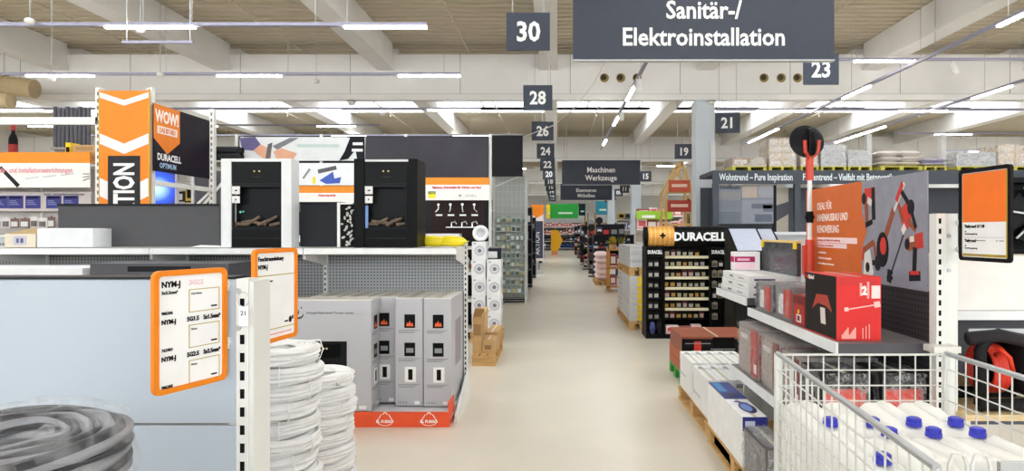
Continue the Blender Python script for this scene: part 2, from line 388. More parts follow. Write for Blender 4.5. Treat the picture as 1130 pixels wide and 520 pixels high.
def dept_sign(l1, l2, Y, label, z0, h=.78):
    t = thing('department_sign', label, 'sign', (1.40, Y, z0))
    MB().box(-1.25, 1.25, -.03, .03, 0, h).build('board', SIGN, t)
    MB().box(-1.255, 1.255, -.034, .034, -.012, 0).box(-1.255, 1.255, -.034, .034, h, h + .012).build('edge_strip', GREYL, t)
    WT = C(240, 240, 240, .6)
    text(l1, .165, 0, .395, FS(0, -.03, 0), WT, t, sx=.9, bold=.005)
    text(l2, .165, 0, .137, FS(0, -.03, 0), WT, t, sx=.9, bold=.005)
    for a in (-1.1, 1.1): MB().cyl((a, 0, h + .012), (a, 0, ZR - z0), .006, n=5).build('suspension_wire', STEEL, t)
dept_sign('Sanitär-/', 'Elektroinstallation', 6.1, 'large dark hanging department sign reading Sanitär-/ Elektroinstallation', 3.25)
dept_sign('Maschinen', 'Werkzeuge', 20.3, 'dark hanging department sign reading Maschinen Werkzeuge', 3.11)
dept_sign('Eisenwaren', 'Möbelbau', 30.7, 'dark hanging department sign reading Eisenwaren Möbelbau', 3.14)
# sagging white cable from the big sign toward the distance
pts = [(PX(*p), p[1], PZ(q, p[1])) for p, q in (((668, 6.1), 67), ((655, 8), 92), ((636, 10), 117), ((612, 12), 138), ((579, 14.24), 150.5))]
tag(MB().tube(pts, .009, 6).build('hanging_cable', WHITE), 'thin white cable sagging from the big sign toward the number boards', 'cable')
# ================================================================ left side, near
SLOT = C(22, 22, 24, .7)
def upright(parent, x, y, z0, z1, faces='S', w_=.03, d=.06, pitch=.05, stuff=True):
    """slotted shelf post; slots are dark punched holes on the face toward the aisle's viewer"""
    u = MB().box(x - w_ / 2, x + w_ / 2, y - d / 2, y + d / 2, z0, z1).build('upright', POWDER, parent)
    s = MB(); z = z0 + .04
    F = FS(x, y - d / 2, 0) if faces == 'S' else FE(x + w_ / 2, y, 0) if faces == 'E' else FW(x - w_ / 2, y, 0)
    while z < z1 - .03:
        s.rect(-.006, .006, z, z + .026, 0, .0012, F)
        z += pitch
    s.build('slots', SLOT, u)['kind'] = 'stuff'
    return u
def pallet(label, x0, x1, y0, y1, along='Y', z=0.0, group=None):
    t = thing('wooden_pallet', label, 'pallet', ((x0 + x1) / 2, (y0 + y1) / 2, z), group=group)
    hx, hy = (x1 - x0) / 2, (y1 - y0) / 2
    n = max(3, int((2 * hx if along == 'Y' else 2 * hy) / .16))
    for i in range(n):
        a = -1 + 2 * (i + .5) / n; wd = .8 / n
        if along == 'Y': MB().box((a - wd) * hx, (a + wd) * hx, -hy, hy, .118, .14).build('plank', WOOD, t)
        else: MB().box(-hx, hx, (a - wd) * hy, (a + wd) * hy, .118, .14).build('plank', WOOD, t)
    for a in (-1, 0, 1):
        if along == 'Y':
            yy = a * (hy - .05)
            MB().box(-hx, hx, yy - .05, yy + .05, .098, .118).build('plank', WOOD, t)
        else:
            xx = a * (hx - .05)
            MB().box(xx - .05, xx + .05, -hy, hy, .098, .118).build('plank', WOOD, t)
        for b in (-1, 0, 1):
            xx, yy = b * (hx - .05), a * (hy - .06)
            MB().box(xx - .045, xx + .045, yy - .05, yy + .05, .02, .098).build('block', WOOD, t)
    for b in (-1, 0, 1):
        xx = b * (hx - .05)
        MB().box(xx - .045, xx + .045, -hy, hy, 0, .02).build('plank', WOOD, t)
    return t
def rings(parent, F, mats, n=2): pass

# ---- near gondola seen from its plain back
GX = -.87
t = thing('gondola_shelf', 'near gondola with plain blue-grey back panels and a slotted white post', 'shelf', (-2.2, 1.8, 0))
for k in range(3):
    a = GX - .012 - 1.33 * (k + 1) + 2.2; b = GX - .018 - 1.33 * k + 2.2
    MB().box(a + .004, b, -.045, -.03, 1.069, 1.468).build('back_panel', PANELBLUE, t, bevel=.003)
    MB().box(a + .004, b, -.045, -.03, .1, 1.063).build('back_panel', PANELBLUE, t, bevel=.003)
    MB().box(a, b, -.03, .03, 1.40, 1.455).build('cross_rail', POWDER, t)
    MB().box(a + .02, b - .02, -.03, .42, .1, .16).build('base_shelf', POWDER, t)
MB().box(GX - 4.0 + 2.2, GX - .03 + 2.2, -.047, .04, 1.469, 1.475).build('top_trim', C(60, 62, 66, .5), t)
for k in range(4): upright(t, GX + .001 - 1.33 * k + 2.2, -.02, .0, 1.47, 'S', .034, .06)
br = MB().box(GX + 2.2 + .018, GX + 2.2 + .03, -.045, .055, .45, 1.462)
br.build('end_flange', POWDER, t)
for k in range(4):
    X = GX - 1.33 * k + 2.2
    MB().box(X - .03, X + .03, -.05, .42, 0, .1).build('foot', POWDER, t)
bt = MB()
for z in (1.437, 1.335): bt.cyl((GX + 2.2 - .01, -.053, z), (GX + 2.2 - .01, -.046, z), .008, n=10)
bt.build('bolt', STEEL, t)

# ---- price frames (orange, black)
def price_frame(label, origin, ang, wd, h, fm, fw, content, bend=.014):
    t = thing('price_sign', label, 'sign', origin, ang)
    f = MB()
    r = .018
    def rr(x0, x1, z0, z1, r, n=4):
        P = []
        for cx, cz, a0 in ((x1 - r, z1 - r, 0), (x0 + r, z1 - r, 90), (x0 + r, z0 + r, 180), (x1 - r, z0 + r, 270)):
            P += [(cx + r * math.cos(math.radians(a0 + 90 * i / n)), cz + r * math.sin(math.radians(a0 + 90 * i / n))) for i in range(n + 1)]
        return P
    O, I = rr(0, wd, 0, h, r), rr(fw, wd - fw, fw, h - fw, r * .5); n = len(O)
    vs = [(a, -.007, b) for a, b in O] + [(a, -.007, b) for a, b in I] + [(a, .006, b) for a, b in O] + [(a, .006, b) for a, b in I]
    fs = []
    for i in range(n):
        j = (i + 1) % n
        fs += [(i, j, n + j, n + i), (2 * n + j, 2 * n + i, 3 * n + i, 3 * n + j), (j, i, 2 * n + i, 2 * n + j), (n + i, n + j, 3 * n + j, 3 * n + i)]
    f.add(vs, fs).build('frame', fm, t)
    MB().box(fw * .8, wd - fw * .8, -.002, .003, fw * .8, h - fw * .8).build('paper', PAPER, t)
    content(t, FS(0, -.002, 0), wd, h)
    return t
INK = C(30, 30, 32, .7); OCH = C(190, 168, 90, .7)
def c_nym(t, F, W, H):
    for k, (sub, num) in enumerate((('3x2.5mm²', ''), ('5x1.5mm²', '5G1.5'), ('5x2.5mm²', '5G2.5'))):
        z = H - .042 - k * .092
        text('NYM-J', .0145 if k == 0 else .011, .022, z, F, INK, t, align='LEFT', sx=.9, bold=.0006, c=.001)
        if num: text(num, .011, .092, z, F, INK, t, align='LEFT', sx=.9, bold=.0006, c=.001)
        if k: text(sub, .011, W - .02, z, F, INK, t, align='RIGHT', sx=.8, bold=.0006, c=.001)
        else:
            text(sub, .0075, .022, z - .017, F, INK, t, align='LEFT', bold=.0003, c=.001)
            text('3G2.5', .012, .098, z + .002, F, C(240, 205, 214, .7), t, align='LEFT', bold=.0004, c=.001)
        text(('986206', '762983', '986205')[k], .007, .022, z - .068, F, INK, t, align='LEFT', bold=.0003, c=.001)
        b = MB(); x0, x1, z0, z1 = .098, W - .022, z - .07, z - .012
        b.rect(x0, x1, z1, z1 + .002, 0, .001, F).rect(x0, x1, z0, z0 + .002, 0, .001, F).rect(x0, x0 + .0018, z0, z1, 0, .001, F).rect(x1 - .0018, x1, z0, z1, 0, .001, F)
        b.build('printed_box', OCH, t)
        text('25,0 Meter' if k == 0 else 'Meter', .005, x0 + .006, z1 - .012, F, INK, t, align='LEFT', c=.001)
        MB().rect(x1 - .026, x1 - .008, z0 + .009, z0 + .013, 0, .001, F).build('price_print', INK, t)
    cl = MB()
    for z in (H * .32, H * .84): cl.cyl((W, 0, z), (W + .018, .004, z), .011, n=14).tube([(W + .012 + .014 * math.cos(q), -.002, z + .014 * math.sin(q)) for q in [PI * i / 5 for i in range(10)]], .004, 6, True)
    cl.build('clip', C(225, 225, 222, .3), t)
price_frame('orange framed price sheet listing three NYM-J cables at the post', (-.99, 1.55, 1.195), math.atan2(.195, .075), .212, .308, ORANGE, .0135, c_nym)
def c_feucht(t, F, W, H):
    text('Feuchtraumleitung', .0135, .022, H - .04, F, INK, t, align='LEFT', sx=.92, bold=.0006, c=.001)
    text('NYM-J', .0135, .022, H - .066, F, INK, t, align='LEFT', sx=.92, bold=.0006, c=.001)
    MB().rect(.016, W - .016, H - .09, H - .087, 0, .001, F).rect(.016, W - .016, .042, .045, 0, .001, F).build('printed_line', OCH, t)
    text('25,0 Meter', .0075, .05, H - .11, F, INK, t, align='LEFT', c=.001)
    for q in (MB().rect(W - .07, W - .05, .058, .063, 0, .001, F), MB().disc(W - .038, .064, .008, .011, 0, .001, F), MB().rect(W - .028, W - .02, .064, .076, 0, .001, F)): q.build('price_print', INK, t)
    MB().rect(.06, W - .03, .025, .028, 0, .001, F).build('printed_line', C(226, 120, 130, .7), t)
price_frame('orange framed price sheet headed Feuchtraumleitung behind the white post', (-.96, 2.0, 1.235), math.atan2(.245, .043), .235, .31, ORANGE, .014, c_feucht)
tt = thing('price_tag', 'small white tag on a wire loop hung at the white post', 'tag', (-.838, 1.79, 1.37))
tt.location = (-.868, 1.737, 1.352)
MB().box(-.002, .024, -.004, -.002, -.01, .045).build('card', PAPER, tt)
MB().tube([(.011 + .016 * math.cos(q), -.006, .064 + .02 * math.sin(q)) for q in [2 * PI * i / 14 for i in range(14)]], .0012, 5, True).build('wire_loop', STEEL, tt)
text('21', .012, .011, .02, FS(0, -.004, 0), INK, tt, c=.001)

# ---- cable coils
def coil_mesh(name, ro, ri, h, rs, mats, seed, n=40, wb=1.0):
    rr = random.Random(seed); prof = []
    def bumps(p0, p1, k, nx, nz):
        for i in range(k):
            for q in (0, .18, .5, .82):
                a = (i + q) / k; bl = (math.sin(PI * q) ** .6 * 1.5 - .35) * rs
                prof.append((p0[0] + (p1[0] - p0[0]) * a + nx * bl, p0[1] + (p1[1] - p0[1]) * a + nz * bl))
    kz, kr = max(2, round(h / (2 * rs))), max(2, round((ro - ri) / (2 * rs)))
    e = rs * .6
    bumps((ro - e, e), (ro - e, h - e), kz, 1, 0)
    bumps((ro - e, h - e), (ri + e, h - e), kr, 0, 1)
    bumps((ri + e, h - e), (ri + e, e), kz, -1, 0)
    bumps((ri + e, e), (ro - e, e), kr, 0, -1)
    ph = [rr.uniform(0, 6.28) for _ in range(len(prof))]
    def wob(r, z, t, j):
        return r + wb * rs * (.5 * math.sin(2 * t + ph[j // 4]) + .35 * math.sin(5 * t + ph[j // 4] * 3)), z + rs * .45 * math.sin(3 * t + ph[j // 4] * 2)
    m = MB().lathe(prof, n, closed=True, wob=wob)
    if isinstance(mats, list): m.m = [(j // 4) % 2 for j in range(len(prof))] * n
    me = m.mesh(name, mats); me.polygons.foreach_set('use_smooth', [True] * len(me.polygons))
    return me
CABW = mat('white_cable_sheath', (238, 238, 238), .42, noise=.05, nscale=20); CABG = mat('grey_cable_sheath', (132, 132, 138), .35, noise=.1, nscale=12)
TIE = C(250, 250, 250, .3)
cw = [coil_mesh('white_coil', .185, .10, .066, .0095, CABW, s) for s in (1, 2, 3)]
tie_me = []
for a in (.4, 2.5, 4.6):
    c_, s_ = math.cos(a), math.sin(a)
    tie_me.append(MB().tube([(.09 * c_, .09 * s_, -.004), (.19 * c_, .19 * s_, -.004), (.203 * c_, .203 * s_, .036), (.19 * c_, .19 * s_, .08), (.09 * c_, .09 * s_, .08)], .003, 5).mesh('tie', TIE))
def coil_stack(x, y, z0, count, dz, meshes, where, tie, name='cable_coil', sc=1.0, col='white'):
    for k in range(count):
        top = count - 1 - k
        nth = 'topmost' if top == 0 else ('second', 'third', 'fourth', 'fifth', 'sixth', 'seventh', 'eighth', 'ninth', 'tenth', 'eleventh', 'twelfth', 'thirteenth', 'fourteenth')[top - 1] + ' from the top'
        if k == 0: nth = 'lowest'
        t = thing(name, '%s cable coil in %s, %s' % (col, where, nth), 'cable coil', (x + R.uniform(-.012, .012), y + R.uniform(-.012, .012), z0 + k * dz), R.uniform(0, 6.28), 'coils in ' + where)
        t.rotation_euler[0] = R.uniform(-.012, .012); t.rotation_euler[1] = R.uniform(-.012, .012); t.scale = (sc, sc, 1)
        put('winding', meshes[k % len(meshes)], t)
        for q in tie or (): put('tie', q, t)
pallet('wooden pallet under the white cable coil stacks', -1.75, -.98, 2.62, 3.78, 'X')
coil_stack(-1.29, 2.92, .142, 12, .079, cw, 'the tall stack behind the post', tie_me)
coil_stack(-1.30, 3.5, .142, 9, .0775, cw, 'the short stack near the fireplace carton', tie_me, sc=.96)
tl = MB().tube([(-1.17, 3.38, .79), (-1.14, 3.32, .80), (-1.125, 3.26, .83), (-1.12, 3.24, .86)], .008, 6)
tag(tl.build('cable_end', CABW, smooth=True), 'loose white cable end sticking up from the shorter coil stack', 'cable')
CABD = mat('dark_cable_sheath', (46, 46, 52), .4, noise=.1, nscale=12)
cg = [coil_mesh('grey_coil', .205, .085, .095, .0105, [CABG, CABD], s, 64, .25) for s in (5, 6)]
BCX, BCY = -1.05, 1.19
pallet('wooden pallet under the dark wrapped cable coils at the lower left', -1.5, -.8, .8, 1.6, 'X')
coil_stack(BCX, BCY, .145, 10, .1085, cg, 'the film wrapped stack', None, 'cable_coil', 1, 'dark grey')
# crumpled clear film over the dark coils
rr = random.Random(3); prof = [(.07, 1.10), (.075, 1.20), (.09, 1.238), (.13, 1.244), (.18, 1.243), (.205, 1.233), (.214, 1.212)] + [(.214 + .006 * (i % 2), 1.19 - .04 * i) for i in range(20)]
phs = [(rr.uniform(0, 6.28), rr.uniform(0, 6.28)) for _ in prof]
def wobf(r, z, t, j):
    a, b = phs[j]
    d = .004 * math.sin(9 * t + a) + .003 * math.sin(17 * t + b) + (.012 * max(0, math.sin(2 * t - 1.1)) ** 6 if j > 6 else 0)
    return r + d, z + .004 * math.sin(7 * t + b)
fo = MB().lathe([(r, z) for r, z in prof], 90, wob=wobf).build('plastic_film', film_mat('stretch_film', (240, 242, 248), .92, 18, .5, .22), loc=(BCX, BCY, 0), smooth=True)
tag(fo, 'crumpled clear plastic film wrapped round the dark cable coils', 'plastic film')

# ================================================================ fireplace gondola (faces the camera)
GY = 6.05
PERF = perforated('perforated_grey_sheet', (158, 160, 162), (82, 84, 86), 'Y')
t = thing('gondola_shelf', 'long gondola with perforated grey back carrying the electric fireplaces', 'shelf', (-3.5, GY, 0))
g = t
for k in range(5):
    a, b = GX - 1.33 * (k + 1) + 3.5, GX - 1.33 * k + 3.5
    MB().box(a + .01, b - .01, .0, .012, .1, 1.5).build('back_panel', PERF, t)
    MB().box(a + .003, b - .003, -.56, -.02, 1.443, 1.463).box(a + .003, b - .003, -.56, -.545, 1.405, 1.463).build('shelf_board', POWDER, t)
    MB().box(a + .004, b - .004, -.566, -.56, 1.41, 1.458).build('price_rail', C(236, 236, 236, .4), t)
    MB().box(a + .01, b - .01, -.55, .0, .0, .1).build('base_shelf', POWDER, t)
    for xx in (a + .008, b - .008):
        MB().prism([(-.54, 1.36), (-.02, 1.28), (-.02, 1.443), (-.54, 1.443)], -.003, .003, frame((xx, 0, 0), (0, 1, 0), (0, 0, 1))).build('bracket', POWDER, t)
for k in range(6): upright(t, GX - 1.33 * k + 3.5, -.012, 0, 1.50, 'S', .03, .05)
MB().prism([(-.75, 0), (.05, 0), (.05, .14), (-.05, .28), (-.75, .06)], -.012, .012, frame((GX + 3.5 + .022, 0, 0), (0, 1, 0), (0, 0, 1))).build('foot', POWDER, t)
for k, px in enumerate((78, 262, 397)):
    X = PX(px, 5.48)
    MB().box(X + 3.5 - .02, X + 3.5 + .02, -.572, -.567, 1.412, 1.455).build('price_label', PAPER, t)

def fireplace(label, x0, x1, y0, dep, z0, h, body, kind):
    w_ = x1 - x0
    t = thing('electric_fireplace', label, 'fireplace', (x0, y0, z0))
    ins = (.145 if kind == 'w' else .165) * w_
    i0, i1 = ins, w_ - ins
    z1 = h * .965
    b = MB()
    if kind == 'w': b.box(0, i0, 0, dep, 0, h).box(i1, w_, 0, dep, 0, h).box(i0, i1, 0, dep, z1, h).box(i0, i1, .6 * dep, dep, 0, z1)
    else: b.box(0, i0, 0, dep, 0, h).box(i1, w_, 0, dep, 0, h).box(i0, i1, 0, dep, z1, h).box(i0, i1, .6 * dep, dep, 0, z1)
    b.build('surround', body, t, bevel=.004)
    F = FS(0, .012, 0)
    MB().box(i0, i1, .012, .03, h * .72, z1).build('control_panel', C(12, 12, 13, .3), t)
    MB().box(i0, i1, .012, .03, 0, h * .20).build('plinth', C(11, 11, 12, .3), t)
    MB().rect(i0 + .01, i1 - .01, h * .1, h * .108, 0, .003, F).build('plinth_line', CHAR, t)
    MB().box(i0, i1, .016, .03, h * .2, h * .235).box(i0, i1, .016, .03, h * .68, h * .72).box(i0, i0 + .02, .016, .03, h * .235, h * .68).box(i1 - .02, i1, .016, .03, h * .235, h * .68).build('screen_frame', C(30, 31, 34, .3), t)
    MB().box(i0, i1, .094, .099, h * .2, h * .72).build('hearth_back', C(34, 35, 38, .35), t)
    MB().box(i0 + .02, i1 - .02, .03, .09, h * .2, h * .24).build('ember_bed', C(44, 38, 34, .9), t)
    mid = (i0 + i1) / 2; iw = i1 - i0
    LOG = mat('ceramic_log', (112, 96, 80), .9, noise=.35, nscale=25)
    for k in range(7):
        a = mid + iw * (k - 3) * .115; q = R.uniform(-.5, .5)
        MB().cyl((a - iw * .13, .055 + R.uniform(-.01, .01), h * (.26 + .02 * (k % 2)) - q * .02), (a + iw * .13, .055 + R.uniform(-.01, .01), h * (.27 + .035 * (k % 3)) + q * .03), .016, .012, 8).build('log', LOG, t)
    for k in (-1, 1): MB().disc(mid + k * .022, h * .86, .007, F=F).build('indicator_light', C(240, 214, 120, .3), t)
    text('· · ·  — — — —  · · ·', .008, mid, h * .79, F, GREYM, t)
    f2 = FS(0, .016, 0)
    MB().rect(i0 + .002, i0 + .07, h * .60, h * .69, 0, .004, f2).rect(i0 + .002, i0 + .07, h * .50, h * .58, 0, .004, f2).build('price_label', C(226, 226, 224, .5), t)
    MB().rect(i0 + .025, i0 + .05, h * .635, h * .65, .004, .005, f2).rect(i0 + .03, i0 + .04, h * .53, h * .55, .004, .005, f2).build('label_print', INK, t)
    if kind == 'w': MB().disc(i0 + .075, h * .40, .011, F=f2).disc(i0 + .1, h * .405, .008, F=f2).build('sticker', C(90, 190, 180, .4), t)
    else:
        MB().rect(i0 + .006, i0 + .03, h * .22, h * .47, 0, .003, f2).build('sticker', C(110, 150, 210, .4), t)
        MB().box(w_ * .18, w_ * .86, -.004, .0, h * .965, h * .99).build('light_strip', C(206, 206, 208, .25), t)
    return t
FH = .78
fireplace('white electric fireplace with black insert standing on the gondola top shelf', PX(243, 5.55), PX(321, 5.55), 5.56, .17, 1.463, FH, C(226, 228, 230, .4), 'w')
fireplace('black electric fireplace with silver strip standing on the gondola top shelf', PX(390, 5.55), PX(460, 5.55), 5.56, .36, 1.463, FH, C(16, 16, 19, .4), 'b')
t = thing('corner_wing', 'dark grey side panel standing behind the black fireplace', 'panel', (0, 0, 0))
bpy.data.objects.remove(t)

def board(name, label, cat, px0, px1, py0, Y, thick, z0, m, lip=True):
    a, b = PX(px0, Y), PX(px1, Y); z1 = PZ(py0, Y)
    t = thing(name, label, cat, (a, Y, z0))
    MB().box(0, b - a, 0, thick, 0, z1 - z0).build('panel', m, t, bevel=.003)
    if lip: MB().box(.0, b - a, -.012, 0, z1 - z0 - .02, z1 - z0).build('edge_strip', C(54, 54, 58, .5), t)
    return t
board('mantel_panel', 'wide dark grey panel lying upright on the top shelf at the left', 'panel', 64, 242, 225, 5.8, .12, 1.463, C(72, 72, 76, .6))
board('mantel_panel', 'dark grey panel on the top shelf between the two fireplaces', 'panel', 331, 378, 223, 5.8, .12, 1.463, C(64, 66, 72, .6))
t = thing('stone_sample', 'narrow white framed stone pattern sample beside the black fireplace', 'sample', (PX(372, 5.7), 5.7, 1.463))
MB().box(0, .14, .02, .05, 0, .40).build('backing', C(30, 30, 30, .6), t)
MB().box(0, .025, 0, .05, 0, .40).box(.025, .14, .0, .05, .385, .40).build('frame', WHITE, t)
for k in range(26):
    x, z = .035 + .1 * R.random(), .02 + .35 * k / 26
    MB().disc(x, z, R.uniform(.01, .02), R.uniform(.007, .012), 0, .006, FS(0, .02, 0), n=8, rot=R.random() * 3).build('pebble', C(214, 212, 206, .7), t)
# carton, white box and paper on the top shelf
t = thing('carton', 'open brown carton with a printed square on the top shelf at far left', 'carton', (PX(4, 5.55), 5.56, 1.463))
cw_, chh = PX(38, 5.55) - PX(4, 5.55), PZ(258, 5.55) - 1.463
MB().box(0, cw_, 0, .3, 0, chh).build('carton_body', C(226, 214, 196, .7), t, bevel=.003)
MB().add([(0, .0, chh), (cw_, 0, chh), (cw_ + .06, .2, chh + .05), (.08, .2, chh + .05)], [(0, 1, 2, 3), (3, 2, 1, 0)]).build('flap', C(226, 196, 140, .7), t)
MB().rect(.08, .19, .02, .1, 0, .002, FS()).build('label', C(190, 190, 206, .6), t)
MB().rect(.105, .125, .04, .08, .002, .003, FS()).rect(.14, .165, .04, .08, .002, .003, FS()).build('label_print', C(90, 90, 130, .6), t)
t = thing('white_box', 'long plain white box on the top shelf left of the dark panel', 'box', (PX(39, 5.55), 5.565, 1.463))
MB().box(0, PX(101, 5.55) - PX(39, 5.55), 0, .3, 0, PZ(252, 5.55) - 1.463).build('box_body', C(226, 227, 230, .5), t, bevel=.006)
MB().box(0, PX(101, 5.55) - PX(39, 5.55), .14, .16, PZ(252, 5.55) - 1.463, PZ(252, 5.55) - 1.461).build('tape_seam', GREYL, t)
t = tag(MB().add([(0, 0, .001), (.3, -.02, .001), (.26, .12, .012), (.05, .1, .02)], [(0, 1, 2, 3), (3, 2, 1, 0)]).build('paper_sheet', PAPER, loc=(PX(208, 5.56), 5.56, 1.463)), 'loose white paper sheet lying on the shelf beside the dark panel', 'paper')
# goods on the lower level behind the near gondola
pallet('wooden pallet inside the fireplace gondola at the left', -4.85, -2.5, 5.0, 5.49, 'X', 0)
t = thing('boxed_mantel', 'tall white carton standing below the top shelf at the left', 'carton', (-4.8, 5.02, .14))
MB().box(0, 1.04, 0, .45, 0, PZ(296, 5.02) - .14).build('carton_body', C(228, 229, 232, .5), t, bevel=.005)
MB().box(0, 1.04, .21, .24, PZ(296, 5.02) - .14, PZ(296, 5.02) - .138).build('tape_seam', GREYL, t)
t = thing('boxed_mantel', 'dark grey carton standing below the top shelf beside the white one', 'carton', (-3.7, 5.02, .14))
MB().box(0, 1.1, 0, .45, 0, PZ(291, 5.02) - .14).build('carton_body', C(70, 70, 76, .5), t, bevel=.005)
MB().rect(.3, .8, PZ(300, 5.02) - .14, PZ(294, 5.02) - .14, 0, .002, FS()).build('printed_picture', C(40, 40, 44, .4), t)
MB().box(0, 1.1, .21, .24, PZ(291, 5.02) - .14, PZ(291, 5.02) - .138).build('tape_seam', GREYM, t)

# ---- orange tray with fireplace cartons
TX0, TX1, TY0, TY1 = -2.35, -.885, 5.19, 6.0
t = thing('display_tray', 'orange cardboard tray printed EL FUEGO on the floor under the cartons', 'tray', (TX0, TY0, 0))
EF = mat('tray_orange_red', (236, 84, 40), .5, noise=.04)
TW, TD = TX1 - TX0, TY1 - TY0
g['kind_note'] = ''; del g['kind_note']
MB().box(0, TW, 0, .012, 0, .125).build('front_wall', EF, t)
MB().box(TW - .012, TW, .012, .26, 0, .20).build('side_wall', EF, t)
MB().box(0, .012, .012, .26, 0, .20).build('side_wall', EF, t)
MB().box(.012, TW - .012, .012, .27, 0, .115).build('floor_insert', C(206, 206, 212, .5), t)
WP = C(250, 236, 226, .5)
for k in range(4):
    x = .22 + k * .36
    F = FS(x, 0, .05)
    lo = MB()
    for s in (-1, 1): lo.bar(s * .065, .0, s * .03, .055, .007, F=F).bar(s * .02, .055, 0, .075, .008, F=F)
    for i in range(7):
        a = PI + PI * i / 7; b2 = PI + PI * (i + 1) / 7
        lo.bar(.065 * math.cos(a), .036 * math.sin(a), .065 * math.cos(b2), .036 * math.sin(b2), .005, F=F)
    lo.build('flame_emblem', WP, t)
    text('EL FUEGO', .022, 0, -.012, F, C(255, 252, 250, .5), t, bold=.0012, c=.004)
text('EL FUEGO', .022, .14, .05, FE(TW, 0, 0), WP, t, bold=.0012)
# cartons
SILV = mat('silver_print_carton', (186, 186, 191), .4, noise=.03, nscale=3)
CTOP = C(222, 218, 212, .5)
FIRE = mat('flame_print', (232, 96, 40), .5); CH_ = .91
def carton_print_narrow(t, F, w_):
    for k, (z, c1) in enumerate(((.66, FIRE), (.42, C(60, 60, 64, .4)), (.2, None))):
        if c1 is not None:
            MB().rect(w_ * .33, w_ * .72, z, z + .115, 0, .0015, F).build('printed_picture', BLACK, t)
            if c1 is FIRE: MB().prism([(w_ * .40, z + .015), (w_ * .66, z + .015), (w_ * .62, z + .05), (w_ * .57, z + .03), (w_ * .53, z + .065), (w_ * .47, z + .035), (w_ * .43, z + .05)], .0015, .0025, F).build('printed_flame', FIRE, t)
            else: MB().rect(w_ * .40, w_ * .66, z + .03, z + .07, .0015, .0025, F).build('printed_flame', GREYM, t)
        else:
            MB().rect(w_ * .35, w_ * .75, z, z + .13, 0, .0015, F).build('printed_picture', WHITE, t)
            MB().rect(w_ * .47, w_ * .63, z + .02, z + .11, .0015, .0025, F).build('printed_stove', BLACK, t)
        ln = MB()
        for i in range(3): ln.rect(w_ * .12, w_ * (.88 - .1 * i), z - .022 - .011 * i, z - .018 - .011 * i, 0, .0012, F)
        ln.build('printed_lines', C(120, 120, 124, .5), t)
    text('C E  R A', .016, w_ * .08, .02, F, C(70, 70, 74, .5), t, align='LEFT', c=.001)
    MB().rect(w_ * .7, w_ * .88, .012, .04, 0, .0015, F).build('barcode_label', WHITE, t)
def fire_carton(label, x, y, turned):
    t = thing('fireplace_carton', label, 'carton', (x, y, .125))
    W, D = (.235, .70) if not turned else (.74, .235)
    MB().box(0, W, 0, D, 0, CH_, 0).build('carton_body', SILV, t, bevel=.004)
    MB().box(.003, W - .003, .003, D - .003, CH_ - .001, CH_ + .004).build('carton_top', CTOP, t)
    MB().box(W * .5 - .03, W * .5 + .03, .004, D - .004, CH_ + .004, CH_ + .006).build('packing_tape', C(190, 180, 160, .3), t) if not turned else MB().box(.004, W - .004, D * .5 - .03, D * .5 + .03, CH_ + .004, CH_ + .006).build('packing_tape', C(190, 180, 160, .3), t)
    if not turned:
        carton_print_narrow(t, FS(), W)
        F = FE(W, 0, 0)
        MB().rect(D * .3, D * .75, .3, .7, 0, .0015, F).build('printed_picture', C(150, 140, 150, .5), t)
    else:
        F = FS()
        text('El Fuego® Elektrokamin "Toronto" schwarz', .017, .21, .80, F, C(72, 64, 68, .5), t, align='LEFT', sx=.88, c=.001)
        lo = MB()
        for i in range(8):
            a = PI + PI * i / 8; b2 = PI + PI * (i + 1) / 8
            lo.bar(.14 + .042 * math.cos(a), .80 + .035 * math.sin(a), .14 + .042 * math.cos(b2), .80 + .035 * math.sin(b2), .012 * math.sin(PI * (i + .5) / 8) + .003, F=F)
        lo.bar(.14, .80, .146, .835, .012, F=F, wd1=.002).disc(.165, .85, .006, F=F)
        lo.build('flame_emblem', C(70, 60, 62, .5), t)
        P = MB().rect(.18, .54, .09, .575, 0, .0012, F).build('printed_picture', C(40, 40, 44, .4), t)
        MB().rect(.23, .49, .44, .555, .0012, .002, F).rect(.25, .47, .18, .40, .0012, .002, F).build('printed_stove', C(14, 14, 15, .3), t)
        fl = MB()
        for i in range(9):
            xx = .27 + i * .0225
            fl.prism([(xx - .016, .19), (xx + .016, .19), (xx + .006 * (-1) ** i, .24 + .07 * R.random())], .002, .0028, F)
        fl.build('printed_flame', FIRE, t)
        MB().disc(.35, .515, .008, F=F, c1=.003).disc(.375, .515, .008, F=F, c1=.003).build('printed_lamp', C(240, 220, 160, .4), t)
        carton_print_narrow(t, FE(W, 0, 0), D)
        MB().rect(W - .1, W - .04, .015, .045, 0, .0015, F).build('barcode_label', WHITE, t)
fire_carton('silver fireplace carton at the aisle end of the tray', -.895 - .235, 5.36, False)
fire_carton('silver fireplace carton second from the aisle end of the tray', -.895 - .48, 5.38, False)
fire_carton('silver fireplace carton half hidden behind the turned one', -.895 - .725, 5.48, False)
fire_carton('silver fireplace carton turned broadside with a big fire picture', -1.53 - .74, 5.215, True)
fire_carton('silver fireplace carton in the back behind the broadside one', -.895 - .98, 5.48, False)
fire_carton('silver fireplace carton at the back left of the tray', -.895 - 1.24, 5.48, False)
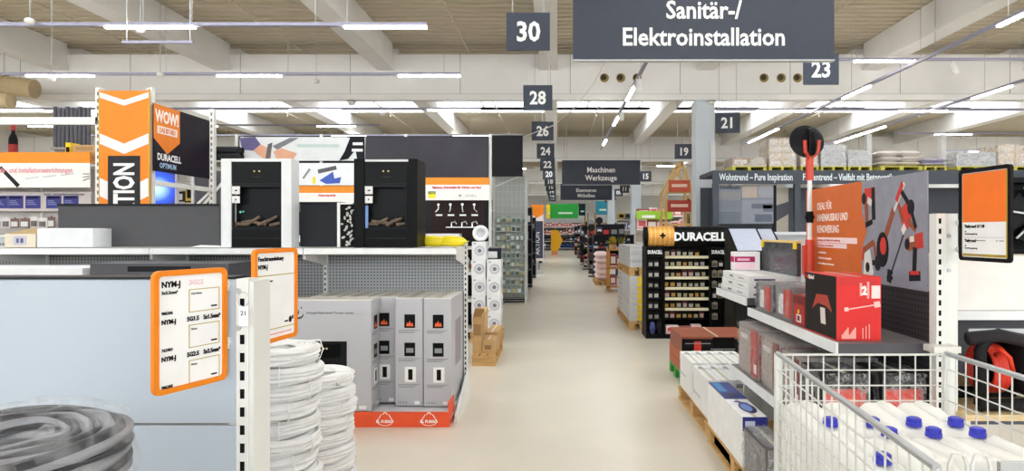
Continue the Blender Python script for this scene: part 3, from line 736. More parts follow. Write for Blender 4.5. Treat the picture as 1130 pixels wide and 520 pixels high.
# yellow bags and a clear bin at the right end of the top shelf
for k, (px, l) in enumerate(((468, 'yellow padded bag on the top shelf beside the black fireplace'), (489, 'yellow padded bag at the very end of the top shelf'))):
    b = MB().lathe([(0, -.02), (.035, -.012), (.05, .03), (.05, .12), (.04, .2), (.012, .235), (0, .235)], 14, wob=lambda r, z, t, j: (r * (1 + .08 * math.sin(3 * t + j)), z))
    b.v = [(p[2], p[1], p[0] + .05) for p in b.v]; b.f = [f[::-1] for f in b.f]
    t = thing('yellow_bag', l, 'bag', (PX(px, 5.95), 5.93, 1.463), -.25 * k)
    b.build('bag_body', C(236, 214, 30, .35), t, smooth=True)
    MB().box(.2, .25, -.035, .035, .046, .054).build('seal', C(240, 224, 80, .3), t)
# ================================================================ right side, near
RX, RF = 1.87, 1.40                # back panel and shelf front of the gondola along the aisle
DPERF = perforated('perforated_dark_sheet', (62, 60, 64), (28, 28, 30), 'X', .03, .3)
t = thing('gondola_shelf', 'gondola along the right of the aisle with slotted white end post', 'shelf', (RX, 3.15, 0))
MB().box(0, .012, .02, 1.54, .6, 1.30).build('back_panel', DPERF, t)
MB().box(0, .012, .02, 2.4, .05, .6).build('back_panel', DPERF, t)
upright(t, .0, -.02, 0, 1.69, 'S', .034, .06)
MB().box(.018, .03, -.05, .05, .3, 1.69).build('end_flange', POWDER, t)
MB().box(.03, .10, -.03, -.01, .3, 1.69).build('post_face', POWDER, t)
for yy in (1.54, 2.4): upright(t, 0, yy, 0, 1.3, 'W', .034, .05)
LIP = C(232, 233, 235, .4)
def rshelf(y0, y1, z, xf=RF):
    MB().box(xf - RX, -.004, y0 - 3.15, y1 - 3.15, z - .02, z).build('shelf_board', C(112, 110, 112, .4), t)
    MB().box(xf - RX - .012, xf - RX, y0 - 3.15, y1 - 3.15, z - .055, z + .003).build('price_rail', LIP, t)
    MB().box(xf - RX, -.004, y0 - 3.15 - .006, y0 - 3.15, z - .05, z).build('end_trim', C(78, 76, 82, .5), t)
rshelf(3.16, 4.63, 1.045); rshelf(4.68, 5.54, 1.11)
rshelf(3.16, 4.80, .60, 1.31)
MB().box(-.07, .06, -.12, -.03, 1.02, 1.05).build('bracket', C(222, 220, 212, .4), t)
MB().prism([(-.5, 0), (.03, 0), (.03, .5), (-.1, .12), (-.5, .06)], -.012, .012, frame((0, -.02, 0), (1, 0, 0), (0, 0, 1))).build('foot', POWDER, t)
MB().box(-.47, -.44, -.0, .03, .0, .56).build('front_leg', POWDER, t)
MB().box(-.47, -.44, 1.6, 1.63, .0, .56).build('front_leg', POWDER, t)
for z in (.81, .98): MB().cyl((-.005 + .06, -.0302, z + .6), (-.005 + .06, -.037, z + .6), .009, n=10).build('bolt', STEEL, t)

# ---- poster with tools
t = thing('tool_poster', 'orange and grey poster of power tools headed Ideal für Innenausbau', 'poster', (1.855, 3.17, 1.30))
PW, PH = 1.54, .607
MB().box(-.006, 0, 0, PW, 0, PH).build('poster_board', mat('poster_grey', (142, 144, 156), .6, noise=.1, nscale=12), t)
F = FW(-.006, PW, 0)              # a runs toward the camera
OW = .86
MB().prism([(0, 0), (OW, 0), (OW, .2), (OW + .06, .3), (OW, .42), (OW, PH), (0, PH)], 0, .001, F).build('orange_field', C(214, 104, 40, .5), t)
WT = C(255, 244, 238, .6)
for k, (s, z) in enumerate((('IDEAL FÜR', .455), ('INNENAUSBAU UND', .375), ('RENOVIERUNG', .295))):
    text(s, .05, .20, z, F, WT, t, align='LEFT', sx=.7, bold=.0006, c=.002)
MB().rect(.20, .80, .225, .262, .001, .002, F).rect(.20, .66, .192, .222, .001, .002, F).build('white_band', C(250, 220, 220, .6), t)
text('Jede Aufgabe, jedes Projekt, jede Herausforderung', .014, .21, .237, F, C(206, 80, 60, .6), t, align='LEFT', sx=.86, c=.003)
text('Die Werkzeuge von Trockenbau bis', .014, .21, .2, F, C(206, 80, 60, .6), t, align='LEFT', sx=.86, c=.003)
for k, s in enumerate(('• schnelle Resultate', '• vielfältig Anwendungsgebiete', '• Für die ambitionierte Heimwerker')):
    text(s, .014, .21, .15 - .038 * k, F, WT, t, align='LEFT', sx=.9, c=.002)
BR, SR, MD, LT = C(150, 76, 44, .5), C(204, 52, 36, .5), C(52, 50, 58, .5), C(226, 222, 218, .5)
def pic(name, shapes):
    b = MB(); ms = [BR, SR, MD, LT]; G = F @ Matrix.Translation((.88, 0, 0)) @ Matrix.Diagonal((.78, 1, 1, 1)) @ Matrix.Translation((-.70, 0, 0))
    for i, (k, mi, *a) in enumerate(shapes):
        c0, c1 = .0008, .0015 + .0003 * i
        if k == 'd': b.disc(*a, c0=c0, c1=c1, F=G, m=mi, n=18)
        elif k == 'b': b.bar(*a, c0=c0, c1=c1, F=G, m=mi)
        else: b.prism(a[0], c0, c1, G, mi)
    o = b.build(name, ms, t); o['kind'] = 'stuff'; return o
pic('router_picture', [('b', 1, .72, .52, .88, .52, .08), ('b', 2, .85, .56, .86, .37, .05), ('b', 0, .74, .50, .76, .34, .05), ('d', 2, .71, .50, .035), ('b', 3, .77, .49, .83, .47, .04), ('b', 2, .74, .34, .84, .36, .03)])
pic('long_sander_picture', [('b', 3, 1.06, .32, 1.28, .56, .022), ('b', 0, 1.0, .24, 1.14, .42, .05), ('d', 2, .99, .20, .085, .1), ('d', 1, 1.0, .22, .045, .05), ('b', 2, 1.24, .52, 1.36, .43, .03), ('d', 2, 1.36, .43, .04), ('b', 1, 1.18, .47, 1.26, .56, .035)])
pic('mixer_picture', [('b', 2, 1.28, .30, 1.10, .06, .012), ('p', 1, [(1.22, .42), (1.31, .46), (1.38, .41), (1.33, .32), (1.27, .31)]), ('b', 0, 1.20, .45, 1.26, .36, .032), ('b', 0, 1.32, .36, 1.42, .31, .032), ('b', 2, 1.36, .42, 1.42, .32, .028), ('b', 3, 1.26, .33, 1.29, .30, .05), ('d', 2, 1.09, .045, .04, .012), ('d', 2, 1.10, .075, .03, .01), ('b', 2, 1.09, .09, 1.08, .02, .05)])
pic('drill_picture', [('b', 0, 1.32, .235, 1.48, .255, .075), ('b', 1, 1.42, .25, 1.5, .26, .08), ('d', 2, 1.315, .235, .03), ('b', 2, 1.41, .22, 1.40, .09, .045), ('b', 2, 1.34, .065, 1.47, .075, .05), ('b', 1, 1.35, .085, 1.46, .09, .02), ('b', 3, 1.35, .26, 1.40, .265, .03)])
pic('plunge_saw_picture', [('p', 3, [(.70, .03), (.80, .01), (.86, .06), (.80, .2), (.72, .17)]), ('b', 0, .70, .19, .86, .24, .035), ('b', 0, .86, .24, .90, .14, .03), ('d', 2, .92, .12, .045), ('d', 2, .99, .13, .03), ('b', 2, .84, .12, .98, .12, .03), ('d', 2, .77, .09, .03), ('b', 1, .69, .13, .71, .21, .02)])

# ---- goods boxes
def prodbox(name, label, cat, x0, x1, y0, y1, z0, z1, body, S=None, W=None, bev=.003):
    """printed carton; S / W = lists of (a0,a1,b0,b1,material) in fractions of the face toward the camera / toward the aisle"""
    t = thing(name, label, cat, (x0, y0, z0))
    w_, d, h = x1 - x0, y1 - y0, z1 - z0
    MB().box(0, w_, 0, d, 0, h).build('carton_body', body, t, bevel=bev)
    MB().box(w_ * .5 - .012, w_ * .5 + .012, .002, d - .002, h, h + .0012).build('tape_seam', C(200, 190, 170, .3), t)
    for lst, F, L in ((S or (), FS(), w_), (W or (), FW(0, d, 0), d)):
        for k, (a0, a1, b0, b1, m) in enumerate(lst):
            MB().rect(a0 * L, a1 * L, b0 * h, b1 * h, 0, .0008 + .0004 * k, F).build('printed_field', m, t)
    return t
def wrapped(t, w_, d, h, see=.72):
    """loose clear film round a carton"""
    m = MB(); n = 7; q = random.Random(int(w_ * 1000))
    g_ = .006
    def grid(P):
        vs, fs = [], []
        for i in range(n + 1):
            for j in range(n + 1): vs.append(Vector(P(i / n, j / n)))
        for i in range(n):
            for j in range(n): fs.append((i * (n + 1) + j, (i + 1) * (n + 1) + j, (i + 1) * (n + 1) + j + 1, i * (n + 1) + j + 1))
        m.add(vs, fs)
    r = lambda: q.uniform(0, .012)
    grid(lambda a, b: (a * w_, -g_ - r(), b * h))
    grid(lambda a, b: (-g_ - r(), d - a * d, b * h))
    grid(lambda a, b: (a * w_, b * d, h + g_ + r()))
    m.build('plastic_film', film_mat('box_film_%d' % int(see * 100), (238, 240, 244), see + .2, 26, 1.0, .3), t)
PK = C(196, 196, 200, .5)
DKB = C(56, 50, 50, .45)
t = prodbox('tool_carton', 'red and black paint mixer carton at the near end of the upper shelf', 'carton', 1.42, 1.65, 3.23, 3.63, 1.045, 1.372, RED,
            S=[(0, .012, 0, 1, C(120, 60, 30, .5)), (.06, .9, .86, .98, C(198, 30, 30, .4))], W=[(0, 1, 0, 1, DKB), (.0, 1, .0, .02, RED)])
F = FS()
h = .327
for z0, z1, x0, x1 in ((.70, .9, .52, .57), (.74, .86, .60, .66), (.66, .92, .68, .73)): MB().rect(x0 * .23, x1 * .23, z0 * h, z1 * h, .001, .0016, F).build('printed_mark', C(250, 160, 150, .5), t)
MB().rect(.78 * .23, .97 * .23, .66 * h, .86 * h, .001, .0016, F).build('printed_label', C(250, 214, 210, .5), t)
text('2', .04, .62 * .23, .72 * h, F, WT, t, bold=.002, c=.0022)
m = MB().bar(.25 * .23, .49 * h, .95 * .23, .57 * h, .006, c0=.001, c1=.0016, F=F).bar(.18 * .23, .485 * h, .27 * .23, .495 * h, .02, c0=.001, c1=.0018, F=F).bar(.84 * .23, .56 * h, .97 * .23, .575 * h, .03, c0=.001, c1=.002, F=F)
m.build('printed_mixer', C(250, 190, 184, .5), t)
for i in range(8): MB().rect((.12 + .04 * i) * .23, (.155 + .04 * i) * .23, .03 * h, (.10 + .035 * ((i * 5) % 4)) * h, .001, .0016, F).build('printed_text_block', C(246, 170, 160, .5), t)
for i in range(3): MB().rect((.58 + .07 * i) * .23, (.60 + .07 * i) * .23, .03 * h, (.2 + .03 * i) * h, .001, .0016, F).build('printed_text_block', C(246, 170, 160, .5), t)
Fw = FW(0, .40, 0)
text('Einhell', .02, .05, .9 * h, Fw, WT, t, align='LEFT', bold=.001, c=.003)
MB().rect(.02, .04, .9 * h, .955 * h, .002, .003, Fw).build('logo_mark', RED, t)
MB().prism([(.10, .40 * h), (.16, .66 * h), (.3, .68 * h), (.36, .42 * h), (.28, .5 * h), (.18, .52 * h)], .002, .003, Fw).build('printed_tool', C(178, 62, 48, .5), t)
MB().prism([(.22, .2 * h), (.28, .2 * h), (.27, .46 * h), (.21, .46 * h)], .002, .0034, Fw).build('printed_tool', C(226, 214, 208, .5), t)
t = prodbox('drill_carton', 'small red carton with a yellow dot beside the big red one', 'carton', 1.425, 1.56, 3.66, 3.83, 1.045, 1.225, C(168, 40, 34, .4), W=[(0, 1, .72, 1, C(120, 30, 28, .4)), (.3, .72, .12, .38, C(240, 224, 224, .5)), (.38, .62, .17, .33, C(120, 40, 60, .5))])
MB().disc(.085, .085, .013, c0=.001, c1=.002, F=FW(0, .17, 0)).build('printed_dot', YEL, t)
for k, (y0, y1, h, l) in enumerate(((3.87, 4.2, .215, 'film wrapped grey tool carton on the upper shelf, left of the small red one'), (4.25, 4.56, .2, 'film wrapped tool carton at the far end of the upper shelf'))):
    t = prodbox('tool_carton', l, 'carton', 1.43, 1.72, y0, y1, 1.045, 1.045 + h, C(120, 116, 118, .4), W=[(0, .16, .1, .95, C(40, 40, 46, .4)), (.3, .56, .15, .75, C(226, 226, 230, .4)), (.58, 1, .1, .9, C(196, 58, 44, .4))], S=[(.1, .9, .1, .8, C(60, 58, 62, .4))])
    wrapped(t, .29, y1 - y0, h)
# flat white cartons on the far bay and the dark board above
for k in range(3):
    t = prodbox('flat_carton', ('lowest', 'middle', 'top')[k] + ' of three flat white cartons stacked on the far shelf bay', 'carton', 1.415 + .006 * k, 1.82, 4.70 + .012 * k, 5.48 - .01 * k, 1.11 + .054 * k, 1.162 + .054 * k, C(226, 226, 226, .5), W=[(.28, .42, .3, .62, C(120, 122, 130, .5)), (.62, .82, .35, .55, C(160, 162, 170, .5))], S=[(.1, .5, .3, .6, C(60, 62, 90, .5))])
t = thing('glass_panel', 'dark speckled panel with yellow corner guards standing behind the flat white cartons', 'panel', (1.76, 4.66, 1.2715))
MB().box(0, .03, 0, .80, 0, .245).build('panel', mat('dark_speckled_glass', (70, 72, 76), .25, noise=.3, nscale=40, spec=.5), t)
MB().box(-.006, .036, -.004, .804, .245, .262).build('top_guard', C(232, 196, 120, .6), t)
for y in (0, .74): MB().box(-.008, .0, y, y + .06, .20, .246).build('corner_guard', YEL, t)
t = prodbox('fixture_carton', 'small white carton with a magenta band at the end of the shelf', 'carton', 1.5, 1.72, 5.5 - .12, 5.5 - .01, 1.2725, 1.43, C(240, 236, 238, .5), S=[(.02, .8, .45, .75, C(176, 30, 92, .5)), (.12, .6, .53, .65, C(244, 190, 214, .5)), (.02, .8, .08, .4, C(250, 214, 226, .5))], W=[(0, 1, .45, .75, C(176, 30, 92, .5))])
# lower shelf boxes
for k, (y0, y1, x0, h, l, c1) in enumerate(((4.22, 4.66, 1.335, .345, 'film wrapped grey and red carton at the far end of the lower shelf', 1), (3.84, 4.18, 1.345, .33, 'film wrapped grey carton second from the far end of the lower shelf', 0), (3.52, 3.80, 1.345, .30, 'film wrapped grey carton in the middle of the lower shelf', 0))):
    t = prodbox('tool_carton', l, 'carton', x0, 1.78, y0, y1, .60, .60 + h, C(150, 138, 134, .4), W=[(.02, .7, .06, .9, C(168, 154, 146, .4)), (.64, .98, .05, .95, C(186, 44, 38, .4) if c1 else C(120, 52, 50, .4)), (.1, .5, .7, .8, C(210, 206, 204, .4)), (.8, .93, .12, .3, C(236, 230, 230, .4))], S=[(.02, .98, .1, .9, C(160, 48, 40, .4))])
    wrapped(t, 1.78 - x0, y1 - y0, h)
for k, (x0, x1, l) in enumerate(((1.33, 1.56, 'red labelled film wrapped carton on the lower shelf, left of the two behind the cart'), (1.63, 1.85, 'red labelled film wrapped carton on the lower shelf, right of the two behind the cart'))):
    t = prodbox('tool_carton', l, 'carton', x0, x1, 3.19, 3.46, .60, .89, DKB, S=[(.06, .96, .04, .72, C(222, 66, 48, .45)), (.4, .75, .3, .55, C(240, 150, 120, .45))])
    wrapped(t, x1 - x0, .27, .29, .66)

# ---- floor stack beside the aisle
pallet('long wooden pallet under the blue printed carton by the aisle', 1.14, 1.295, 3.45, 4.84, 'Y')
pallet('wooden pallet under the stack of long white cartons', 1.16, 1.70, 4.9, 6.1, 'Y')
t = prodbox('luminaire_carton', 'white carton with a blue printed top lying by the aisle', 'carton', 1.145, 1.30, 3.92, 4.83, .14, .455, C(240, 240, 240, .45), S=[(0, 1, .72, 1, C(36, 44, 130, .4)), (.1, .5, .8, .92, C(220, 226, 250, .4))])
F = FT(0, 0, .315)
MB().rect(.0, .155, .42, .9, .0012, .0018, F).build('blue_print', C(34, 54, 140, .35), t)
MB().rect(.02, .075, .62, .88, .0018, .0024, F).build('cyan_print', C(70, 140, 200, .35), t)
MB().prism([(.02, .42), (.13, .5), (.14, .58), (.02, .56)], .0018, .0026, F).build('blue_print', C(22, 30, 84, .35), t)
MB().disc(.09, .2, .05, .12, .0012, .0022, F).build('lamp_print', C(30, 40, 100, .35), t)
MB().disc(.085, .21, .032, .085, .0022, .003, F).build('lamp_print', C(120, 150, 214, .35), t)
MB().bar(.05, .36, .12, .3, .03, .0012, .0024, F).build('lamp_print', C(50, 70, 150, .35), t)
t = prodbox('tool_carton', 'dark film wrapped carton on the floor pallet in front of the blue printed one', 'carton', 1.15, 1.295, 3.48, 3.9, .14, .40, C(96, 92, 92, .4), S=[(.15, .5, .1, .5, C(190, 182, 178, .45)), (.22, .43, .15, .4, C(70, 64, 64, .45))])
wrapped(t, .145, .42, .26, .55)
for k in range(5):
    for j in range(2):
        x0 = 1.17 + k * .105
        t = prodbox('long_carton', '%s long white carton of the %s row on the right hand pallet' % (('outermost', 'second', 'third', 'fourth', 'innermost')[k], ('near', 'far')[j]), 'carton', x0, x0 + .10, 4.92 + .575 * j, 5.48 + .575 * j + .01 * (k % 2), .14, .45 + .012 * ((k * 3 + j) % 3), C(232, 232, 232, .5), S=[(.1, .7, .8, .9, C(150, 150, 156, .5))], W=[(.06, .5, .3 + .1 * j, .36 + .1 * j, C(190, 190, 196, .5)), (.02, .06, .2, .8, C(196, 196, 204, .5))] if k == 0 else None)
        Ft = FT(0, 0, .31 + .012 * ((k * 3 + j) % 3))
        MB().rect(.02, .06, .42, .47, .0013, .002, Ft).build('label', GREYM, t)
        MB().rect(.0, .1, .39, .40, .0013, .002, Ft).build('strap', C(60, 64, 80, .4), t)
# red / black toolboxes behind
t = prodbox('storage_carton', 'orange brown carton at the bottom of the toolbox pile', 'carton', 1.30, 2.05, 6.66, 7.35, .12, .33, C(176, 92, 52, .6), W=[(.02, .98, .45, .5, C(120, 60, 40, .6))])
t = prodbox('storage_carton', 'dark red carton with black front on top of the toolbox pile', 'carton', 1.305, 2.06, 6.65, 7.33, .3315, .50, C(140, 74, 50, .5), S=[(.0, 1, .0, .86, C(34, 34, 38, .4)), (.17, .27, .1, .72, C(200, 50, 34, .4)), (.43, .73, .3, .95, C(12, 12, 14, .3)), (.84, 1, .1, .72, C(120, 34, 40, .4)), (.05, .4, .55, .6, GREYM), (.4, .74, .2, .25, GREYM)])
t = thing('green_pallet', 'green plastic pallet block under the toolbox pile', 'pallet', (1.30, 6.66, 0))
for yy in (0, .3, .59):
    for xx in (0, .32, .65): MB().box(xx, xx + .1, yy, yy + .1, 0, .1).build('block', C(40, 150, 50, .5), t)
MB().box(0, .75, 0, .69, .1, .12).build('deck', C(40, 150, 50, .5), t)

# ---- wall sander standing on the shelf
t = thing('wall_sander', 'red long necked wall sander with black disc standing on the shelf', 'sander', (1.79, 4.5, 1.045))
SRED = mat('sander_red', (206, 62, 36), .35)
MB().cyl((0, 0, .0), (0, 0, .22), .028, n=14).build('motor_grip', BLACK, t)
MB().cyl((0, 0, .22), (-.0, 0, .50), .036, .03, n=16).box(-.05, -.025, -.02, .02, .25, .46).build('motor_housing', SRED, t, bevel=.004)
MB().cyl((0, 0, .50), (0, 0, .92), .016, n=14).build('shaft', C(232, 232, 234, .3), t)
MB().cyl((0, 0, .62), (0, 0, .70), .026, n=14).cyl((-.03, 0, .66), (.03, 0, .66), .014, n=10).build('clamp', BLACK, t)
MB().cyl((0, 0, .92), (0, 0, 1.08), .028, .026, n=14).build('neck_grip', SRED, t)
MB().tube([(0, -.01, 1.07), (-.045, -.035, 1.12), (-.05, -.04, 1.2)], .014, 8).tube([(0, -.01, 1.07), (.045, -.035, 1.12), (.05, -.04, 1.2)], .014, 8).build('yoke', SRED, t)
d = MB().lathe([(0, 0), (.115, 0), (.122, .008), (.122, .02), (.09, .034), (.05, .045), (0, .045)], 32)
d.v = [tuple(Matrix.Rotation(math.radians(75), 3, 'X') @ Vector(p) + Vector((-.015, .03, 1.195))) for p in d.v]
d.build('sanding_head', C(40, 40, 44, .4), t)
rb = MB().tube([(.0, -.03, 1.10), (.0, -.06, 1.17), (-.0, -.05, 1.25), (-.0, .0, 1.285)], .02, 10)
hose = rb.build('hose', C(20, 20, 22, .4), t)
for k in range(9):
    a = k / 8
    MB().tube([(-.02 + .023 * math.cos(q) + .02, -.045 - .02 * math.sin(a * PI), 1.11 + .155 * a + .012 * math.sin(q)) for q in [2 * PI * i / 10 for i in range(10)]], .004, 5, True).build('hose_rib', C(60, 60, 64, .4), hose)

# ---- Tiefgrund price sign
def c_tief(t, F, W, H):
    MB().rect(.022, W - .022, H * .42, H - .022, .0005, .001, F).build('orange_field', C(250, 122, 30, .5), t)
    MB().rect(.022, W - .022, .022, .034, .0005, .001, F).rect(W - .03, W - .022, .034, H - .022, .001, .0014, F).build('yellow_edge', C(190, 160, 20, .5), t)
    for z, s in ((H * .36, 'Tiefgrund LF 10l'), (H * .205, 'Tiefgrund')):
        text(s, .0135, .035, z, F, INK, t, align='LEFT', bold=.0007, c=.001)
        text('10\nverarbeitungsfertig', .0075, .036, z - .022, F, INK, t, align='LEFT', c=.001)
        for a, b in ((.05, .085), (.10, .17), (W - .09, W - .08), (W - .07, W - .045)): MB().rect(a, b, z - .062, z - .058, 0, .001, F).build('price_print', GREYM, t)
    MB().rect(.035, W - .04, H * .205 + .022, H * .205 + .0232, 0, .001, F).build('printed_line', GREYM, t)
    cl = []
    for z in (H * .12, H * .42): MB().cyl((0, .0, z), (-.022, .006, z), .013, n=14).build('clip', C(214, 216, 218, .2), t)
price_frame('black framed price sheet headed Tiefgrund at the right end post', (1.958, 3.085, 1.463), math.atan2(-.33, .022), .325, .435, C(34, 28, 32, .4), .018, c_tief)

# ---- bay right of the post, facing the camera
t = thing('gondola_shelf', 'bay right of the end post with a grey back and a white shelf', 'shelf', (1.99, 3.95, 0))
MB().box(0, 1.5, 0, .012, .4, 1.6).build('back_panel', C(96, 100, 112, .5), t)
MB().box(0, 1.5, -.60, 0, 1.155, 1.18).build('shelf_board', POWDER, t)
MB().box(0, 1.5, -.607, -.60, 1.135, 1.183).build('price_rail', C(238, 238, 236, .4), t)
MB().box(-.03, 1.5, -.9, 0, .69, .72).build('plywood_shelf', PLY, t)
MB().box(-.02, 1.5, -.88, 0, 0, .1).build('base_shelf', POWDER, t)
for x in (0, 1.47):
    MB().box(x, x + .03, -.02, .03, 0, 1.9).build('upright', POWDER, t)
    MB().box(x - .02, x + .01, -.88, -.85, .1, .69).build('leg', POWDER, t)
t = thing('white_carton', 'big plain white carton on the shelf below the Tiefgrund sheet', 'carton', (2.05, 3.38, 1.181))
MB().box(0, .95, 0, .5, 0, .29).build('carton_body', C(242, 236, 230, .6), t, bevel=.005)
MB().box(0, .95, .23, .28, .29, .2915).build('tape_seam', C(214, 204, 186, .4), t)
t = thing('cable_reel', 'black boxy cable reel with red hose on the plywood shelf at the right', 'reel', (2.02, 3.12, .72))
RB = C(48, 46, 48, .5)
m = MB().tube([(.06, .0, .03), (.06, 0, .30), (.10, 0, .36), (.16, 0, .38)], .028, 10).build('frame', RB, t, smooth=True)
MB().tube([(.0, 0, .355), (.16, 0, .37), (.34, 0, .33)], .033, 12).build('handle', C(66, 62, 66, .5), t, smooth=True)
MB().tube([(.04, -.02, .03), (.06, -.02, .015 + .02), (.30, -.02, .035)], .03, 10).build('foot_bar', RB, t, smooth=True)
MB().tube([(.04, .25, .03), (.2, .25, .03), (.40, .25, .03)], .03, 10).build('foot_bar', RB, t, smooth=True)
MB().box(.28, .72, -.02, .34, .06, .33).build('housing', RB, t, bevel=.05)
hs = MB()
for k in range(6): hs.tube([(.15 + .014 * k, .13 + .115 * math.cos(q), .185 + .115 * math.sin(q)) for q in [2 * PI * i / 28 for i in range(28)]], .011, 8, True)
hs.build('hose_winding', C(222, 60, 40, .4), t, smooth=True)['kind'] = 'stuff'
MB().tube([(.15, .02, .27), (.14, -.03, .31), (.17, -.05, .27), (.2, -.03, .2)], .011, 8).build('hose_end', C(226, 60, 36, .4), t, smooth=True)
MB().disc(.5, .2, .10, c0=0, c1=.012, F=FS(0, -.02, 0), n=28).build('cover_disc', C(70, 66, 70, .4), t)
t = thing('grinder_carton', 'pale tray of parts lying on top of the black reel at the right edge', 'tray', (2.20, 3.18, 1.052))
MB().box(0, .4, 0, .22, 0, .012).box(0, .4, 0, .008, .012, .03).box(0, .4, .212, .22, .012, .03).build('tray', C(214, 214, 216, .4), t)
t = thing('box_fan', 'black box fan with pale spokes behind the Tiefgrund sheet', 'fan', (2.53, 3.62, 1.473))
MB().box(0, .5, .02, .14, 0, .03).box(0, .5, .02, .14, .41, .44).box(0, .03, .02, .14, .03, .41).box(.47, .5, .02, .14, .03, .41).box(0, .5, .12, .14, .03, .41).build('housing', BLACK, t)
for k in range(7):
    a = 2 * PI * k / 7 + .3
    MB().bar(.25, .22, .25 + .19 * math.cos(a), .22 + .19 * math.sin(a), .01, 0, .006, FS(0, .03, 0)).build('spoke', C(206, 210, 212, .4), t)
    MB().bar(.25, .22, .25 + .16 * math.cos(a + .4), .22 + .16 * math.sin(a + .4), .03, 0, .005, FS(0, .07, 0), wd1=.1).build('blade', C(40, 40, 44, .4), t)
MB().disc(.25, .22, .04, c0=0, c1=.03, F=FS(0, .05, 0)).build('hub', DARK, t)

# ================================================================ wire cart with canisters
CA = [(.715, 2.06), (1.262, 2.06), (1.262, 1.06), (.635, 1.06)]
ZT, ZB = 1.205, .22
t = thing('wire_cart', 'chrome wire mesh roll cart full of white canisters at the lower right', 'cart', (1.0, 1.55, 0))
O = Vector((1.0, 1.55, 0))
def wpanel(name, a, b, zt, rail=True):
    a, b = Vector((a[0], a[1], 0)) - O, Vector((b[0], b[1], 0)) - O
    L = (b - a).length; n = round(L / .05); m = MB()
    for i in range(n + 1):
        p = a.lerp(b, i / n); m.cyl((p.x, p.y, ZB), (p.x, p.y, zt), .0024, n=5)
    k = round((zt - ZB) / .05)
    for j in range(k + 1):
        z = zt - j * .05
        if z < ZB: break
        m.cyl((a.x, a.y, z), (b.x, b.y, z), .0024 if j else .004, n=6)
    o = m.build(name, WIRE, t)
    if rail: MB().cyl((a.x, a.y, zt), (b.x, b.y, zt), .008, n=10).build('top_rail', STEEL, o)
    return o
wpanel('rear_panel', CA[0], CA[1], ZT - .004, False); wpanel('right_panel', CA[1], CA[2], ZT); wpanel('left_panel', CA[3], CA[0], ZT); wpanel('front_panel', CA[2], CA[3], 1.11)
for x, y in CA[:2]:
    MB().cyl((x - O.x, y - O.y, .14), (x - O.x, y - O.y, ZT), .011, n=10).build('corner_post', WIRE, t)
for x, y in CA[2:]:
    MB().cyl((x - O.x, y - O.y, .14), (x - O.x, y - O.y, ZT - .004), .011, n=10).build('corner_post', WIRE, t)
for s, x in ((1, .715), (-1, 1.262)):
    for z in (1.16, 1.06, .96):
        MB().tube([(x - O.x + s * .02, .50, z), (x - O.x + s * .028, .47, z), (x - O.x + s * .028, .47, z - .06), (x - O.x + s * .02, .50, z - .06)], .004, 6).build('hinge_loop', WIRE, t)
for k, x in enumerate((.695, .735)):
    MB().tube([(x - O.x - .014, -.45, 1.07), (x - O.x - .016, -.45, 1.195), (x - O.x - .009, -.45, 1.213), (x - O.x + .009, -.45, 1.213), (x - O.x + .016, -.45, 1.195), (x - O.x + .014, -.45, 1.07)], .0035, 8).build('latch_loop', WIRE, t)
MB().box(.762 - O.x, 1.2 - O.x, -.46, -.45, 1.05, 1.203).build('latch_plate', STEEL, t)
MB().box(.66 - O.x, 1.255 - O.x, -.48, .505, .185, .20).build('base', STEEL, t)
for x, y in ((.70, 1.12), (1.2, 1.12), (.77, 2.0), (1.2, 2.0)):
    c_ = MB().cyl((x - O.x - .015, y - O.y, .05), (x - O.x + .015, y - O.y, .05), .05, n=16).build('caster_wheel', BLACK, t)
    MB().box(x - O.x - .022, x - O.x - .017, y - O.y - .03, y - O.y + .03, .05, .185).box(x - O.x + .017, x - O.x + .022, y - O.y - .03, y - O.y + .03, .05, .185).build('caster_fork', STEEL, c_)
# canister: body with rounded shoulders, grip, neck, cap
CW, CL, CHH = .117, .266, .285
CANM = mat('white_polyethylene', (244, 243, 238), .42, noise=.015, nscale=4)
def canister(label, x, y, z, flip):
    t = thing('canister', label, 'canister', (x, y, z), PI if flip else 0, 'white canisters in the wire cart')
    return t
body = MB().box(-CW / 2, CW / 2, -CL / 2, CL / 2, 0, CHH - .03)
hx, hy = CW / 2, CL / 2
body = MB().add([(-hx, -hy, 0), (hx, -hy, 0), (hx, hy, 0), (-hx, hy, 0), (-hx, -hy, CHH - .035), (hx, -hy, CHH - .035), (hx, hy, CHH - .03), (-hx, hy, CHH - .03),
                 (-hx + .016, -hy + .02, CHH - .018), (hx - .016, -hy + .02, CHH - .018), (hx - .016, hy - .02, CHH), (-hx + .016, hy - .02, CHH)],
                [(3, 2, 1, 0), (0, 1, 5, 4), (1, 2, 6, 5), (2, 3, 7, 6), (3, 0, 4, 7), (4, 5, 9, 8), (5, 6, 10, 9), (6, 7, 11, 10), (7, 4, 8, 11), (8, 9, 10, 11)])
def mods(o):
    b = o.modifiers.new('bevel', 'BEVEL'); b.width = .014; b.segments = 3
    return o
grip_me = MB().tube([(0, -.05, CHH - .022), (0, -.03, CHH - .004), (0, .08, CHH - .003), (0, .108, CHH - .02)], .016, 10).mesh('grip', CANM)
grip_me.polygons.foreach_set('use_smooth', [True] * len(grip_me.polygons))
body_me = body.mesh('canister_body', CANM)
CAPB = mat('cap_blue', (58, 62, 190), .4)
capm = MB().lathe([(0, .024), (.014, .024), (.017, .021), (.018, .012), (.021, .01), (.021, 0), (0, 0)], 18, c=(0, -.098, CHH - .012)); cap_me = capm.mesh('cap', CAPB)
rib = MB()
for i in range(18):
    a = 2 * PI * i / 18; rib.box(-.0012, .0012, .0172, .0192, .012, .021)
    q = rib.v[-8:]; rib.v[-8:] = [(p[0] * math.cos(a) - p[1] * math.sin(a), p[0] * math.sin(a) + p[1] * math.cos(a) - .098, p[2] + CHH - .012) for p in q]
